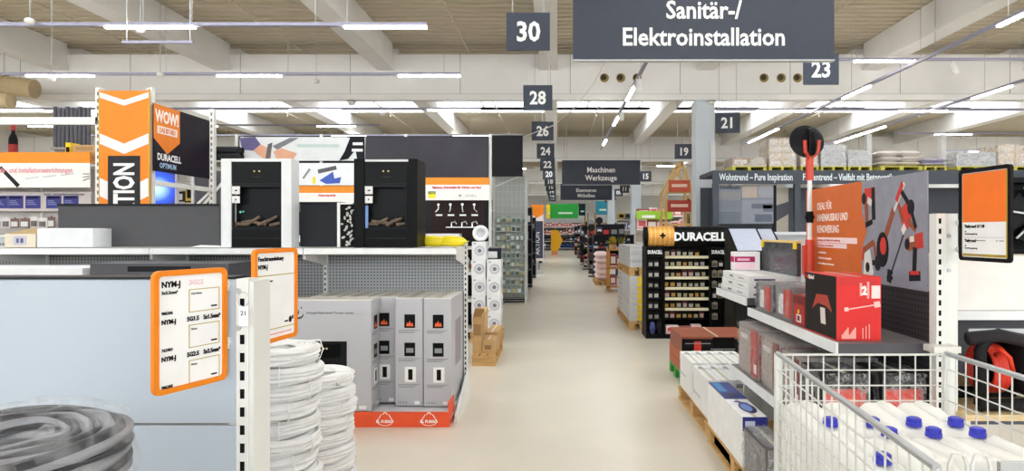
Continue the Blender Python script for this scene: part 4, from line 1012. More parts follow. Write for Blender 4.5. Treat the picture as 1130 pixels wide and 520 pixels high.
rib_me = rib.mesh('grip_ribs', CAPB)
cols = (.778, .897, 1.016, 1.135)
rows = ((1.905, False), (1.615, True), (1.33, True))
for lay in range(3):
    z = .20 + .2875 * lay
    for ri, (y, fl) in enumerate(rows):
        for ci, x in enumerate(cols):
            if (ci == 0 and ri == 2) or (lay < 2 and ci == 2): continue
            f = fl and not (ri == 1 and ci == 0) and not (ri == 2 and ci == 1)
            l = ('lowest', 'middle', 'top')[lay] + ' layer white canister, ' + ('back', 'middle', 'front')[ri] + ' row, ' + ('leftmost', 'second from left', 'second from right', 'rightmost')[ci] + ' in the cart'
            c = canister(l, x, y, z, f)
            mods(put('canister_body', body_me, c))
            put('grip', grip_me, c); cp = put('cap', cap_me, c); put('grip_ribs', rib_me, cp)['kind'] = 'stuff'
# ================================================================ goods templates (copied, coloured and scaled)
_T = {}
def gmesh(kind, m, m2):
    k = (kind, m.name, m2.name)
    if k in _T: return _T[k]
    b = MB()
    if kind == 'box':      # printed carton: body, front label, stripe
        b.box(-.5, .5, -.5, .5, 0, 1, 0).box(-.38, .38, -.503, -.5, .3, .8, 1).box(-.5, .5, -.502, -.5, .06, .14, 1).box(-.52, .5, -.02, .02, 1, 1.005, 1)
    elif kind == 'bottle':
        b.lathe([(0, 0), (.5, 0), (.5, .62), (.4, .7), (.2, .78), (.2, .84)], 12, 0).lathe([(.24, .84), (.24, 1), (0, 1)], 12, 1).lathe([(.51, .2), (.51, .5)], 12, 1)
    elif kind == 'can':
        b.lathe([(0, 0), (.48, 0), (.5, .03), (.48, .06), (.48, .92), (.5, .95), (.5, .98), (.44, .98), (.44, .95), (0, .95)], 14, 0).lathe([(.487, .2), (.487, .75)], 14, 1)
    elif kind == 'pack':   # hanging blister pack: card, bubble, punched header
        b.box(-.5, .5, -.04, .04, 0, .9, 0).box(-.35, .35, -.3, -.04, .12, .6, 1).box(-.12, .12, -.04, .04, .9, 1, 0)
    elif kind == 'bag':    # pillow-shaped sack
        n = 8
        for s_ in (0, 1):
            vs, fs = [], []
            for i in range(n + 1):
                for j in range(n + 1):
                    u, v = i / n - .5, j / n - .5
                    hgt = .5 * max(0, (1 - (2 * u) ** 4) * (1 - (2 * v) ** 4)) ** .5
                    vs.append((u, v, .5 + hgt if s_ else .5 - hgt))
            for i in range(n):
                for j in range(n):
                    q = (i * (n + 1) + j, (i + 1) * (n + 1) + j, (i + 1) * (n + 1) + j + 1, i * (n + 1) + j + 1)
                    fs.append(q if s_ else q[::-1])
            b.add(vs, fs, 0)
        b.box(-.25, .25, -.44, -.40, .35, .62, 1)
    _T[k] = b.mesh(kind + '_goods', [m, m2])
    if kind in ('bag', 'bottle'): _T[k].polygons.foreach_set('use_smooth', [True] * len(_T[k].polygons))
    return _T[k]
NAMES = {'box': ('product_box', 'box'), 'bottle': ('bottle', 'bottle'), 'can': ('paint_can', 'can'), 'pack': ('blister_pack', 'pack'), 'bag': ('sack', 'sack')}
def good(kind, x, y, z, w_, d, h, m, m2, label, group, rz=0.0):
    n, c = NAMES[kind]
    o = put(n, gmesh(kind, m, m2), None, (x, y, z)); o.scale = (w_, d, h); o.rotation_euler[2] = rz
    return tag(o, label, c, group)
NTH = ('first', 'second', 'third', 'fourth', 'fifth', 'sixth', 'seventh', 'eighth', 'ninth', 'tenth', 'eleventh', 'twelfth', 'thirteenth', 'fourteenth', 'fifteenth', 'sixteenth', 'seventeenth', 'eighteenth', 'nineteenth', 'twentieth')
def nth(n):
    if n <= 20: return NTH[n - 1]
    return ('twenty', 'thirty', 'forty')[n // 10 - 2] + '-' + NTH[n % 10 - 1] if n % 10 else ('', '', '', 'thirtieth', 'fortieth')[n // 10]
def goods_row(kind, x0, x1, y, z, wr, hr, d, pal, label, group, face='S', gap=.012, row=None):
    """a row of goods along X (face S) or along Y (face W/E) standing at height z"""
    p = x0; base = label; cnt = 0
    while True:
        w_ = R.uniform(*wr)
        if p + w_ > x1: break
        cnt += 1
        label = base + (', %s shelf' % row if row else '') + ', %s from %s' % (nth(cnt), 'left' if face == 'S' else 'the front')
        if len(label.split()) > 16: label = base
        m, m2 = R.choice(pal)
        if face == 'S': good(kind, p + w_ / 2, y + d / 2, z, w_, d, R.uniform(*hr), m, m2, label, group)
        else: good(kind, y + (d / 2 if face == 'W' else -d / 2), p + w_ / 2, z, w_, d, R.uniform(*hr), m, m2, label, group, -PI / 2 if face == 'W' else PI / 2)
        p += w_ + gap
def c3(*a): return C(*a, .5)
PALD = [(c3(30, 32, 40), c3(60, 90, 160)), (c3(24, 24, 28), c3(170, 40, 40)), (c3(40, 44, 70), c3(200, 200, 205)), (c3(34, 34, 36), c3(110, 112, 118)), (c3(50, 60, 110), c3(230, 230, 230))]
PALM = [(c3(214, 212, 208), c3(90, 96, 110)), (c3(60, 64, 72), c3(220, 220, 220)), (c3(190, 60, 50), c3(240, 220, 210)), (c3(120, 126, 120), c3(60, 60, 60)), (c3(206, 170, 60), c3(40, 40, 40)), (c3(60, 96, 150), c3(230, 232, 238))]
PALW = [(c3(232, 230, 226), c3(180, 184, 190)), (c3(220, 214, 206), c3(120, 120, 126)), (c3(240, 238, 236), c3(206, 90, 70))]
PALP = [(c3(236, 204, 204), c3(206, 90, 90)), (c3(236, 214, 210), c3(200, 70, 80)), (c3(206, 110, 100), c3(240, 230, 225)), (c3(150, 60, 60), c3(230, 220, 215))]
PALG = [(c3(180, 190, 186), c3(90, 120, 110)), (c3(140, 160, 150), c3(230, 236, 232)), (c3(200, 204, 200), c3(60, 90, 84)), (c3(150, 166, 160), c3(210, 190, 120))]

def gondola(label, x0, x1, y, h, levels, back, d=.45, both=False):
    """free-standing shelf run facing the camera; shelf boards at the given levels"""
    t = thing('gondola_shelf', label, 'shelf', (x0, y, 0)); W = x1 - x0
    MB().box(0, W, 0, .03, .0, h).build('back_panel', back, t)
    for z in levels:
        MB().box(0, W, -d, 0, z - .03, z).build('shelf_board', POWDER, t)
        MB().box(0, W, -d - .008, -d, z - .04, z + .004).build('price_rail', c3(224, 222, 220), t)
    n = max(1, round(W / 1.33))
    for k in range(n + 1):
        MB().box(W * k / n - .02, W * k / n + .02, -.03, .05, 0, h + .02).build('upright', POWDER, t)
    return t

# ================================================================ left, second row: banners and headers (faces the camera, Y = 9.9)
Y3 = 9.9
z_ = lambda py: PZ(py, Y3)
x_ = lambda px: PX(px, Y3)
t = gondola('gondola of taps and siphons left of the aisle under the long dark banner', x_(262), x_(541), Y3, z_(150), (.15, .6, 1.0, 1.38), c3(64, 62, 66), .5)
# long banner: hand photograph at its left, dark cloth at its right
t = thing('long_banner', 'long banner with a photograph of hands at its left and dark cloth beyond', 'banner', (x_(267), Y3 - .06, z_(178)))
W, H = x_(540) - x_(267), z_(152) - z_(178)
k = W / (540 - 267)
MB().box(0, (405 - 267) * k, -.012, 0, 0, H).build('photo_print', c3(214, 216, 216), t)
dk = []
n = 24; x0d = (405 - 267) * k
vs, fs = [], []
for i in range(n + 1):
    u = i / n
    for v in (0, .25, .5, .75, 1):
        drop = -.36 * 1.0
        z0b = H - (H - (z_(205) - z_(178))) * (1 - v)
        vs.append((x0d + u * (W - x0d), -.02 - .015 * math.sin(u * 9 + v * 4) - .012 * math.sin(u * 23 - v * 6), z0b))
for i in range(n):
    for j in range(4): q = i * 5 + j; fs.append((q, q + 5, q + 6, q + 1))
MB().add(vs, fs).build('dark_cloth', mat('banner_cloth', (52, 50, 58), .75, noise=.08, nscale=4), t, smooth=True)
F = FS(0, -.012, 0)
SKIN = c3(214, 160, 130)
def ph(name, m, poly, c1=.003): MB().prism([((a - 267) * k, H - (b - 152) / 26 * H) for a, b in poly], 0, c1, F).build(name, m, t)
ph('sleeve_print', c3(92, 86, 128), [(267, 153), (284, 152), (290, 160), (282, 167), (270, 166)])
ph('hand_print', SKIN, [(282, 167), (290, 160), (302, 166), (301, 178), (292, 175)], .004)
ph('hand_print', SKIN, [(304, 168), (312, 164), (330, 170), (326, 176), (308, 177)], .004)
ph('tool_print', c3(90, 92, 96), [(298, 160), (303, 158), (300, 178), (295, 178)], .005)
ph('tool_print', c3(120, 122, 128), [(303, 162), (322, 153), (332, 153), (308, 166)], .005)
ph('glove_print', c3(40, 40, 46), [(376, 178), (382, 168), (388, 153), (384, 152), (404, 152), (404, 178), (396, 178), (394, 166), (386, 176)], .004)
ph('stripe_print', c3(232, 232, 232), [(391, 158), (402, 158), (402, 161), (391, 161)], .006)
ph('stripe_print', c3(232, 232, 232), [(390, 165), (402, 165), (402, 168), (390, 168)], .006)
ph('skyline_print', c3(180, 196, 190), [(330, 160), (376, 160), (376, 163), (330, 163)], .004)
def header(label, px0, px1, pys, Y, red=None, orange=True, size=.05):
    """shelf header: orange strip over a white strip with red lettering"""
    t = thing('shelf_header', label, 'sign', (PX(px0, Y), Y, PZ(pys[2], Y)))
    W, H, Ho = PX(px1, Y) - PX(px0, Y), PZ(pys[0], Y) - PZ(pys[2], Y), PZ(pys[1], Y) - PZ(pys[2], Y)
    MB().box(0, W, 0, .02, 0, Ho).build('white_panel', c3(236, 232, 228), t)
    MB().box(0, W, 0, .03, Ho, H).build('orange_strip', C(232, 140, 20, .5), t)
    if red: text(red, size, W * .5, Ho - size * 1.7, FS(), C(206, 40, 40, .6), t, bold=.002)
    for a in (.05, W - .08): MB().box(a, a + .03, .02, .53, Ho - .05, Ho).build('bracket', STEEL, t)
    return t, W, Ho
t, W, Ho = header('header over the taps reading Siphons, Eckventile für Küche und Bad', 468, 540, (196, 204, 221), 9.36, 'Siphons, Eckventile für Küche und Bad', size=.032)
MB().rect(.06, .17, .03, .09, 0, .002, FS()).build('logo_field', C(236, 224, 30, .5), t)
MB().rect(.06, .17, .09, .13, 0, .0024, FS()).build('logo_field', c3(84, 84, 40), t)
text('viega', .03, .115, .098, FS(), C(240, 230, 60, .5), t, c=.004)
text('SCHELL', .034, W * .72, .05, FS(), GREYM, t, c=.003)
MB().prism([(W * .52, .08), (W * .58, .08), (W * .55, .045)], 0, .002, FS()).build('logo_mark', GREYM, t)
t, W, Ho = header('header with clamp pictures between the two fireplaces', 330, 392, (205, 213, 224), 9.36, 'Klemmtechnik', size=.03)
t = thing('product_picture_board', 'white picture board with a blue tool above the orange strip between the fireplaces', 'sign', (PX(330, 9.34), 9.34, PZ(204.5, 9.34)))
W, H = PX(392, 9.34) - PX(330, 9.34), PZ(180, 9.34) - PZ(204.5, 9.34)
MB().box(0, W, 0, .02, 0, H).build('board', c3(226, 228, 230), t)
MB().prism([(.30, .07), (.5, .2), (.52, .1), (.62, .12), (.6, .03), (.4, .02)], 0, .003, FS()).build('tool_print', c3(54, 84, 176), t)
MB().bar(.28, .2, .55, .26, .06, 0, .002, FS()).build('tool_print', c3(80, 82, 86), t)
MB().bar(.06, .1, .16, .24, .03, 0, .002, FS()).build('tool_print', c3(130, 130, 138), t)
MB().rect(.2, .24, .02, .12, 0, .003, FS()).build('tool_print', YEL, t)
t = thing('tap_display_board', 'dark brown display board with chrome taps below the siphon header', 'board', (PX(476, 9.7), 9.7, PZ(263, 9.7)))
W, H = PX(533, 9.7) - PX(476, 9.7), PZ(222, 9.7) - PZ(263, 9.7)
MB().box(0, W, 0, .03, 0, H).build('board', c3(70, 52, 50), t)
CHROME = mat('chrome', (214, 216, 220), .15, .9, noise=.02)
for k in range(4):
    x = W * (.15 + .23 * k)
    o = MB().cyl((x, 0, H * .9), (x, -.06, H * .9), .018, n=10).tube([(x, -.05, H * .9), (x, -.055, H * .78), (x + .03 * (k - 1.5), -.06, H * .7)], .01, 8).build('tap', CHROME, t)
    MB().rect(x - .05, x + .05, H * .60, H * .645, 0, .004, FS()).build('price_label', PAPER, t)
MB().box(W * .3, W, -.1, 0, H * .28, H * .31).build('small_shelf', WHITE, t)
for k in range(3): MB().tube([(W * (.4 + .2 * k), -.05, H * .31), (W * (.4 + .2 * k), -.05, H * .42), (W * (.47 + .2 * k), -.06, H * .45), (W * (.5 + .2 * k), -.05, H * .38)], .012, 8).build('tap', CHROME, t)
t = thing('clear_bin', 'clear plastic bin of white parts on the shelf behind the yellow bags', 'bin', (PX(470, 9.5), 9.42, 1.384))
MB().box(0, .52, 0, .2, 0, .005).box(0, .52, 0, .006, 0, .19).box(0, .52, .194, .2, 0, .19).box(0, .006, 0, .2, 0, .19).box(.514, .52, 0, .2, 0, .19).build('bin', C(226, 226, 232, .3), t)
for kk in range(5): MB().lathe([(0, 0), (.045, 0), (.05, .16), (.03, .175), (0, .175)], 10, c=(.06 + .1 * kk, .1, .006)).build('white_part', WHITE, t)
goods_row('box', x_(330), x_(392), 9.55, 1.384, (.1, .2), (.18, .35), .2, PALM, 'small carton on the shelf between the two fireplaces', 'cartons between the fireplaces')
goods_row('pack', x_(270), x_(400), 9.62, 1.9, (.07, .1), (.16, .2), .06, PALM, 'small hanging pack below the long banner', 'packs hanging below the long banner')
goods_row('bottle', x_(500), x_(530), 9.5, 1.0, (.08, .1), (.2, .3), .09, PALW, 'white bottle on the shelf of the tap gondola', 'bottles in the tap gondola')
# light box leaning tubes left of the hand photograph
for kk in range(4):
    tag(MB().cyl((0, 0, 0), (.95, .05, .0), .05, n=14).cyl((.951, .05, 0), (.952, .05, 0), .03, n=12).build('drain_pipe', BLACK if kk % 2 else c3(60, 60, 64), loc=(PX(236, 9.7) - .95 + .42, 9.6 + .1 * (kk % 2), PZ(166, 9.7) - .1 * (kk // 2))), ('front upper', 'rear upper', 'front lower', 'rear lower')[kk] + ' dark pipe poking out beside the battery banner', 'pipe')

# ================================================================ left rack with promotion banners
YA = 8.0
t = thing('pallet_rack', 'tall white rack behind the promotion banners at the left', 'rack', (-5.6, YA + .08, 0))
for x, y in ((PX(103, YA) + 5.6, 0), (.40, 0), (.42, 1.42), (PX(103, YA) + 5.6, 1.42)):
    u = MB().box(x - .035, x + .035, y, y + .07, 0, 3.44).build('upright', POWDER, t)
    sl = MB(); z = .1
    while z < 3.38: sl.rect(-.012, .012, z, z + .045, 0, .002, FS(x, y, 0)); z += .09
    sl.build('slots', c3(120, 118, 122), u)['kind'] = 'stuff'
MB().box(-4.6, PX(103, YA) + 5.6, .0, .05, PZ(136, YA), PZ(128, YA)).build('beam', POWDER, t)
MB().box(.38, .44, .07, 1.42, 2.2, 2.26).build('side_beam', POWDER, t)
MB().cyl((.41, .1, 1.4), (.41, 1.4, 2.2), .018, n=8).build('diagonal_brace', POWDER, t)
t = thing('promotion_banner', 'upright orange banner with white chevrons reading AKTION', 'banner', (PX(110, YA), YA, .9))
W, H = PX(164, YA) - PX(110, YA), PZ(100, YA) - .9
MB().box(0, W, 0, .01, 0, H).build('cloth', mat('banner_orange', (240, 132, 20), .6, noise=.05, nscale=2), t)
F = FS()
zt = H
def chev(z, m, hh=.12, dp=.18): MB().prism([(0, z), (W / 2, z - dp), (W, z), (W, z - hh), (W / 2, z - dp - hh), (0, z - hh)], 0, .002, F).build('chevron', m, t)
chev(zt - .02, c3(236, 222, 226), .07, .1); chev(zt - .54, c3(238, 228, 230), .13, .13); chev(zt - 1.1, c3(238, 228, 230), .23, .15)
MB().rect(W * .17, W * .83, .3, 1.66, .002, .004, F).build('dark_panel', c3(70, 70, 74), t)
text('AKTION', .245, W * .5 + .12, 1.575, F, C(244, 238, 238, .6), t, bold=.012, c=.005, rot=PI / 2, align='RIGHT', sx=.6)
for x in (-.012, W): MB().box(x, x + .012, -.003, .013, 0, H + .02).build('edge_pole', c3(200, 160, 40), t)
MB().box(-.02, W + .02, -.02, .03, -.9, -.86).box(W * .45, W * .55, -.01, .01, -.9, 0).build('stand', STEEL, t)
t = thing('battery_banner', 'black battery banner with orange corner reading WOW! Duracell Optimum', 'banner', (-5.13, 8.06, 2.38))
W, H = 1.3, .86
MB().box(-.01, 0, 0, W, 0, H).build('cloth', c3(52, 46, 58), t)
F = FE(0, 0, 0)
MB().prism([(0, H), (.56, H), (.56, .42), (.28, .24), (0, .42)], 0, .002, F).build('orange_field', C(234, 128, 18, .5), t)
text('WOW!', .15, .28, .64, F, WT, t, bold=.008, c=.004, sx=.72)
MB().rect(.07, .5, .49, .59, .002, .003, F).build('white_band', c3(248, 226, 214), t)
text('DAS IST NEU', .06, .285, .51, F, C(226, 120, 40, .5), t, bold=.002, c=.005, sx=.68)
text('DURACELL', .085, .07, .15, F, C(244, 244, 246, .5), t, align='LEFT', bold=.004, c=.003, sx=.85)
text('OPTIMUM', .065, .12, .05, F, C(176, 206, 240, .5), t, align='LEFT', bold=.002, c=.003, sx=.85)
t = thing('lit_screen', 'small screen with a bright blue glow under the battery banner', 'screen', (PX(167, 8.9), 8.9, PZ(232, 8.9)))
MB().box(-.03, .36, 0, .05, -.05, .66).build('housing', c3(214, 214, 222), t)
m_ = bpy.data.materials.new('screen_glow'); m_.use_nodes = True
nt = m_.node_tree; bb = nt.nodes['Principled BSDF']
tc = nt.nodes.new('ShaderNodeTexCoord'); gr = nt.nodes.new('ShaderNodeTexGradient'); gr.gradient_type = 'SPHERICAL'; mp = nt.nodes.new('ShaderNodeMapping')
mp.inputs['Location'].default_value = (-.2, 0, -.9); mp.inputs['Scale'].default_value = (2.6, 0, 3.0)
cr = nt.nodes.new('ShaderNodeValToRGB'); cr.color_ramp.elements[0].color = lin((16, 18, 40)); cr.color_ramp.elements[1].color = lin((190, 236, 255))
e = cr.color_ramp.elements.new(.45); e.color = lin((30, 80, 220))
nt.links.new(tc.outputs['Object'], mp.inputs[0]); nt.links.new(mp.outputs[0], gr.inputs[0]); nt.links.new(gr.outputs['Color'], cr.inputs[0]); nt.links.new(cr.outputs[0], bb.inputs['Emission Color'])
bb.inputs['Emission Strength'].default_value = 1.0; bb.inputs['Base Color'].default_value = (.02, .02, .03, 1)
MB().box(0, .33, -.004, 0, 0, .62).build('display', m_, t)
MB().box(.1, .2, .01, .04, -.05 - (PZ(232, 8.9) - .05 - 0), -.05).build('post', DARK, t)
t = thing('dark_partition', 'dark partition beside the glowing screen with a diagonal white brace', 'panel', (PX(199, 9.3), 9.68, 0))
MB().box(0, .45, 0, .03, 0, PZ(186, 9.3)).build('panel', c3(84, 82, 88), t)
MB().bar(-.1, 1.75, .42, 2.35, .04, 0, .01, FS()).build('brace', POWDER, t)
MB().box(-.05, -.01, -.02, .03, 0, PZ(186, 9.3)).build('post', c3(226, 226, 230), t)

# leftmost rack: goods on top, orange strip, white header, blue product pictures
YL = 9.4
t = gondola('gondola of pipe tools at the far left edge', PX(-150, YL), PX(101, YL), YL + .5, PZ(168, YL), (.2, .8, 1.4, PZ(181, YL)), c3(206, 200, 198), .5)
t, W, Ho = header('long header at the far left reading Sanitär- und Installationseinrichtungen', -150, 99, (168, 180, 207), YL - .05, None)
text('Sanitär- und Installationseinrichtungen', .075, W - .5 - .35, Ho - .14, FS(), C(226, 150, 160, .6), t, bold=.002, c=.003, sx=.72)
MB().bar(W - 1.32, .3, W - 1.05, .02, .05, 0, .003, FS(), wd1=.06).build('tool_print', c3(60, 54, 56), t)
MB().bar(W - 1.45, .32, W - 1.3, .22, .015, 0, .003, FS()).build('tool_print', c3(60, 54, 56), t)
for kk in range(3): MB().bar(W - .95 + .26 * kk, .13 + .025 * kk, W - .75 + .26 * kk, .155 + .025 * kk, .02, 0, .003, FS()).build('printed_line', c3(206, 206, 212), t)
for kk in range(3): MB().bar(W - .1, .1 + .05 * kk, W - .0, .14 + .03 * kk, .012, 0, .003, FS()).build('printed_line', c3(70, 70, 76), t)
YB = YL + .2
for i in range(6):
    px = (-30, -8, 9, 28, 51, 70)[i] if i < 6 else 0
    a = PX(px, YB); w_ = PX(px + 16, YB) - a
    t = thing('blue_picture_card', 'blue printed card under the far left header, %s from the left' % ('first', 'second', 'third', 'fourth', 'fifth', 'sixth')[i], 'card', (a, YB, PZ(230, YB)))
    hh = PZ(216, YB) - PZ(230, YB)
    MB().box(0, w_, 0, .01, 0, hh).build('card', c3(54, 56, 140), t)
    MB().rect(.02, w_ - .02, hh * .78, hh * .92, 0, .001, FS()).build('dark_band', c3(34, 34, 60), t)
    for j in range(3): MB().rect(.02, w_ * (.75 - .1 * j), hh * (.28 + .14 * j), hh * (.33 + .14 * j), 0, .001, FS()).build('printed_line', c3(150, 156, 210), t)
t = thing('card_rail', 'pale rail behind the row of blue cards at the far left', 'rail', (PX(-150, YB + .02), YB + .012, PZ(233, YB)))
MB().box(0, PX(101, YB) - PX(-150, YB), 0, .02, 0, PZ(212, YB) - PZ(233, YB)).build('rail', c3(216, 206, 206), t)
text('Sanitär- und Installationseinrichtungen', .035, PX(72, YB) - PX(-150, YB), .2 + .04, FS(), C(60, 56, 60, .6), t, sx=.8)
zt = PZ(181, YL) + .001
goods_row('bottle', PX(0, YL), PX(12, YL), YL + .1, zt, (.1, .12), (.5, .62), .12, [(BLACK, c3(150, 30, 30))], 'tall black bottle on top of the far left gondola', 'black bottles on the far left gondola')
goods_row('can', PX(14, YL), PX(44, YL), YL + .1, zt, (.1, .13), (.14, .2), .13, PALD, 'dark can on top of the far left gondola', 'dark cans on the far left gondola')
goods_row('box', PX(44, YL), PX(62, YL), YL + .12, zt, (.14, .2), (.06, .1), .2, [(c3(190, 196, 60), c3(60, 60, 60))], 'flat green box on top of the far left gondola', 'flat green boxes on the far left gondola')
good('box', PX(69, YL), YL + .2, zt, .07, .2, .33, YEL, BLACK, 'upright yellow box beside the cartons on the far left gondola', None)
for kk, (px, w_, h_, dz, l) in enumerate(((81, .17, .16, 0, 'left lower brown carton on the far left gondola'), (95, .17, .17, 0, 'right lower brown carton on the far left gondola'))):
    good('box', PX(px, YL), YL + .2, zt, w_, .2, h_, CARD, c3(170, 130, 84), l, None)
good('box', PX(88, YL), YL + .2, zt + .173, .34, .22, .12, CARD, c3(170, 130, 84), 'wide brown carton lying on two others on the far left gondola', None)
goods_row('box', PX(-60, YL), PX(60, YL), YL + .05, 1.401, (.2, .4), (.12, .2), .25, PALW, 'pale carton below the blue cards at the far left', 'pale cartons at the far left')
goods_row('pack', PX(-10, YL), PX(60, YL), YL + .02, 1.66, (.1, .16), (.14, .2), .06, [(c3(110, 84, 74), c3(206, 206, 206)), (c3(214, 212, 210), c3(100, 90, 90))], 'brown pack hanging below the blue cards', 'brown packs below the blue cards')
# dark corrugated sheets standing high behind the left rack
t = thing('pipe_bundle', 'bundle of dark grey corrugated pipes standing high behind the left rack', 'pipes', (PX(58, 11.8), 11.8, PZ(163, 11.8)))
for kk in range(9):
    MB().cyl((.05 + .078 * kk, .0, 0), (.05 + .078 * kk, .0, .76 - .02 * (kk % 3)), .034, n=10).build('pipe', c3(84, 84, 92), t)
MB().box(0, .74, .05, .09, -.04 - (PZ(163, 11.8) - .04), 0).build('support', c3(150, 146, 142), t)
MB().box(0, .74, -.05, .09, -.04, 0).build('support', c3(150, 146, 142), t)

# ================================================================ left aisle edge beyond the fireplaces
SPK = C(236, 236, 238, .45); RINGC = c3(196, 198, 204)
def ring_box(label, x, y, z, s=.262):
    t = thing('ring_carton', label, 'carton', (x, y, z), group='white cartons with a ring picture')
    MB().box(0, .205, 0, .3, 0, s).build('carton_body', SPK, t, bevel=.004)
    for F, W in ((FS(), .205), (FE(.205, 0, 0), .3)):
        MB().disc(W * .55, s * .5, .075, c0=0, c1=.0015, F=F, n=22).build('ring_picture', RINGC, t)
        MB().disc(W * .55, s * .5, .048, c0=.0015, c1=.0025, F=F, n=18).build('ring_picture', c3(224, 225, 230), t)
        MB().disc(W * .55, s * .5, .03, c0=.0025, c1=.0035, F=F, n=14).build('ring_picture', c3(120, 120, 128), t)
        MB().rect(W * .12, W * .3, s * .84, s * .92, 0, .0015, F).build('printed_mark', c3(170, 170, 176), t)
pallet('wooden pallet under the white ring cartons', -1.26, -.8, 9.15, 9.62, 'X')
for k in range(4): ring_box('white ring carton of the aisle side column, %s' % ('lowest', 'second from below', 'third from below', 'topmost')[k], -1.025 + .005 * (k % 2), 9.18, .141 + .2635 * k)
for k in range(5): ring_box('white ring carton of the inner column, %s' % ('lowest', 'second from below', 'third from below', 'fourth from below', 'topmost')[k], -1.24 - .006 * (k % 2), 9.2, .141 + .2635 * k)
t = thing('flush_ring', 'white ring standing on top of the ring cartons', 'ring', (-1.13, 9.34, 1.4595))
b = MB().lathe([(.07, -.03), (.115, -.03), (.12, 0), (.115, .03), (.07, .03), (.065, 0)], 24, closed=True)
b.v = [(p[0], p[2], p[1] + .12) for p in b.v]; b.f = [f[::-1] for f in b.f]
b.build('ring', C(240, 240, 242, .35), t, smooth=True)
MB().cyl((0, .0, .12), (0, .02, .12), .066, n=20).build('inner_disc', c3(206, 206, 212), t)
MB().box(-.05, .05, -.03, .03, 0, .012).build('foot', BLACK, t)
# dark end panel right behind the ring cartons
t = thing('dark_partition', 'dark blue grey end panel directly behind the ring cartons', 'panel', (-.86, 9.72, 0))
MB().box(-.24, .0, 0, .03, 0, 1.35).build('panel', c3(58, 62, 74), t)
MB().box(-.25, .0, -.004, .034, 1.35, 1.37).build('cap', GREYM, t)
MB().rect(-.2, -.06, 1.2, 1.3, 0, .003, FS()).build('price_label', PAPER, t)
# brown cartons on small pallets
pallet('small wooden pallet with brown cartons next to the fireplace gondola', -1.02, -.74, 7.55, 8.7, 'Y')
for k, (y, h, l) in enumerate(((7.6, .17, 'nearest low brown carton on the small pallet'), (7.98, .2, 'middle low brown carton on the small pallet'), (8.36, .19, 'farthest low brown carton on the small pallet'))):
    prodbox('brown_carton', l, 'carton', -.9, -.75, y, y + .33, .14, .14 + h, CARD, S=[(.2, .7, .3, .6, c3(150, 112, 70))])
t = prodbox('brown_carton', 'tall open brown carton leaning beside the low ones', 'carton', -1.015, -.905, 7.6, 7.9, .14, .58, CARD, S=[(.1, .9, .5, .8, c3(160, 120, 76))])
MB().add([(0, 0, .44), (.11, 0, .44), (.15, -.06, .55), (.04, -.06, .55)], [(0, 1, 2, 3), (3, 2, 1, 0)]).build('flap', CARD, t)
MB().add([(.11, 0, .44), (.11, .3, .44), (.19, .3, .50), (.19, 0, .50)], [(0, 1, 2, 3), (3, 2, 1, 0)]).build('flap', CARD, t)
prodbox('brown_carton', 'brown carton with pale lid behind the tall open one', 'carton', -1.02, -.905, 7.95, 8.3, .14, .62, C(206, 172, 124, .7), S=[(.1, .9, .6, .9, c3(230, 214, 190))])

# wire rack of hanging packs (Y = 14.5) with the black board above
YW = 14.3
t = thing('wire_rack', 'tall wire end rack full of small hanging packs under the black board', 'rack', (PX(545, YW), YW, 0))
W = PX(580, YW) - PX(545, YW); H = PZ(192, YW)
for x, y in ((0, 0), (W, 0), (0, .5), (W, .5)): MB().box(x - .02, x + .02, y - .02, y + .02, 0, H).build('post', c3(206, 206, 204), t)
for nm, F, L in (('front_grid', FS(0, -.02, 0), W), ('side_grid', FE(W + .02, 0, 0), .5)):
    b = MB(); n = round(L / .1)
    for i in range(n + 1): b.rect(i * L / n - .004, i * L / n + .004, .1, H, 0, .006, F)
    for j in range(int(H / .15)): b.rect(0, L, .1 + .15 * j, .108 + .15 * j, 0, .006, F)
    b.build(nm, c3(200, 204, 202), t)['kind'] = 'stuff'
MB().box(0, W, 0, .5, .06, .1).build('base', DARK, t)
MB().box(0, W, .24, .26, .1, H).build('center_panel', c3(176, 182, 178), t)
MB().bar(0, H - .3, W, H + .0, .03, 0, .01, FS(0, -.03, 0)).build('brace', c3(214, 212, 208), t)
for j in range(9):
    goods_row('pack', PX(545, YW) + .05, PX(580, YW) - .04, YW + .06, .2 + .2 * j, (.085, .11), (.16, .185), .1, PALG, 'hanging pack in the wire rack', 'packs in the wire rack', row=nth(j + 1))
    goods_row('pack', YW + .08, YW + .48, PX(580, YW) - .02, .2 + .2 * j, (.09, .12), (.14, .17), .05, PALG, 'hanging pack in the wire rack', 'packs in the wire rack', face='E', row='side ' + nth(j + 1))
t = thing('black_board', 'plain square black board above the wire rack', 'sign', (PX(541, YW), YW - .06, PZ(195, YW)))
MB().box(0, PX(577, YW) - PX(541, YW), 0, .03, 0, PZ(150, YW) - PZ(195, YW)).build('board', c3(58, 58, 64), t)
MB().box(0, PX(577, YW) - PX(541, YW), -.003, .033, PZ(150, YW) - PZ(195, YW), PZ(150, YW) - PZ(195, YW) + .02).build('edge_strip', GREYM, t)
for a in (.05, .65): MB().box(a, a + .02, .03, .06, -.05, PZ(150, YW) - PZ(195, YW)).build('bracket', STEEL, t)

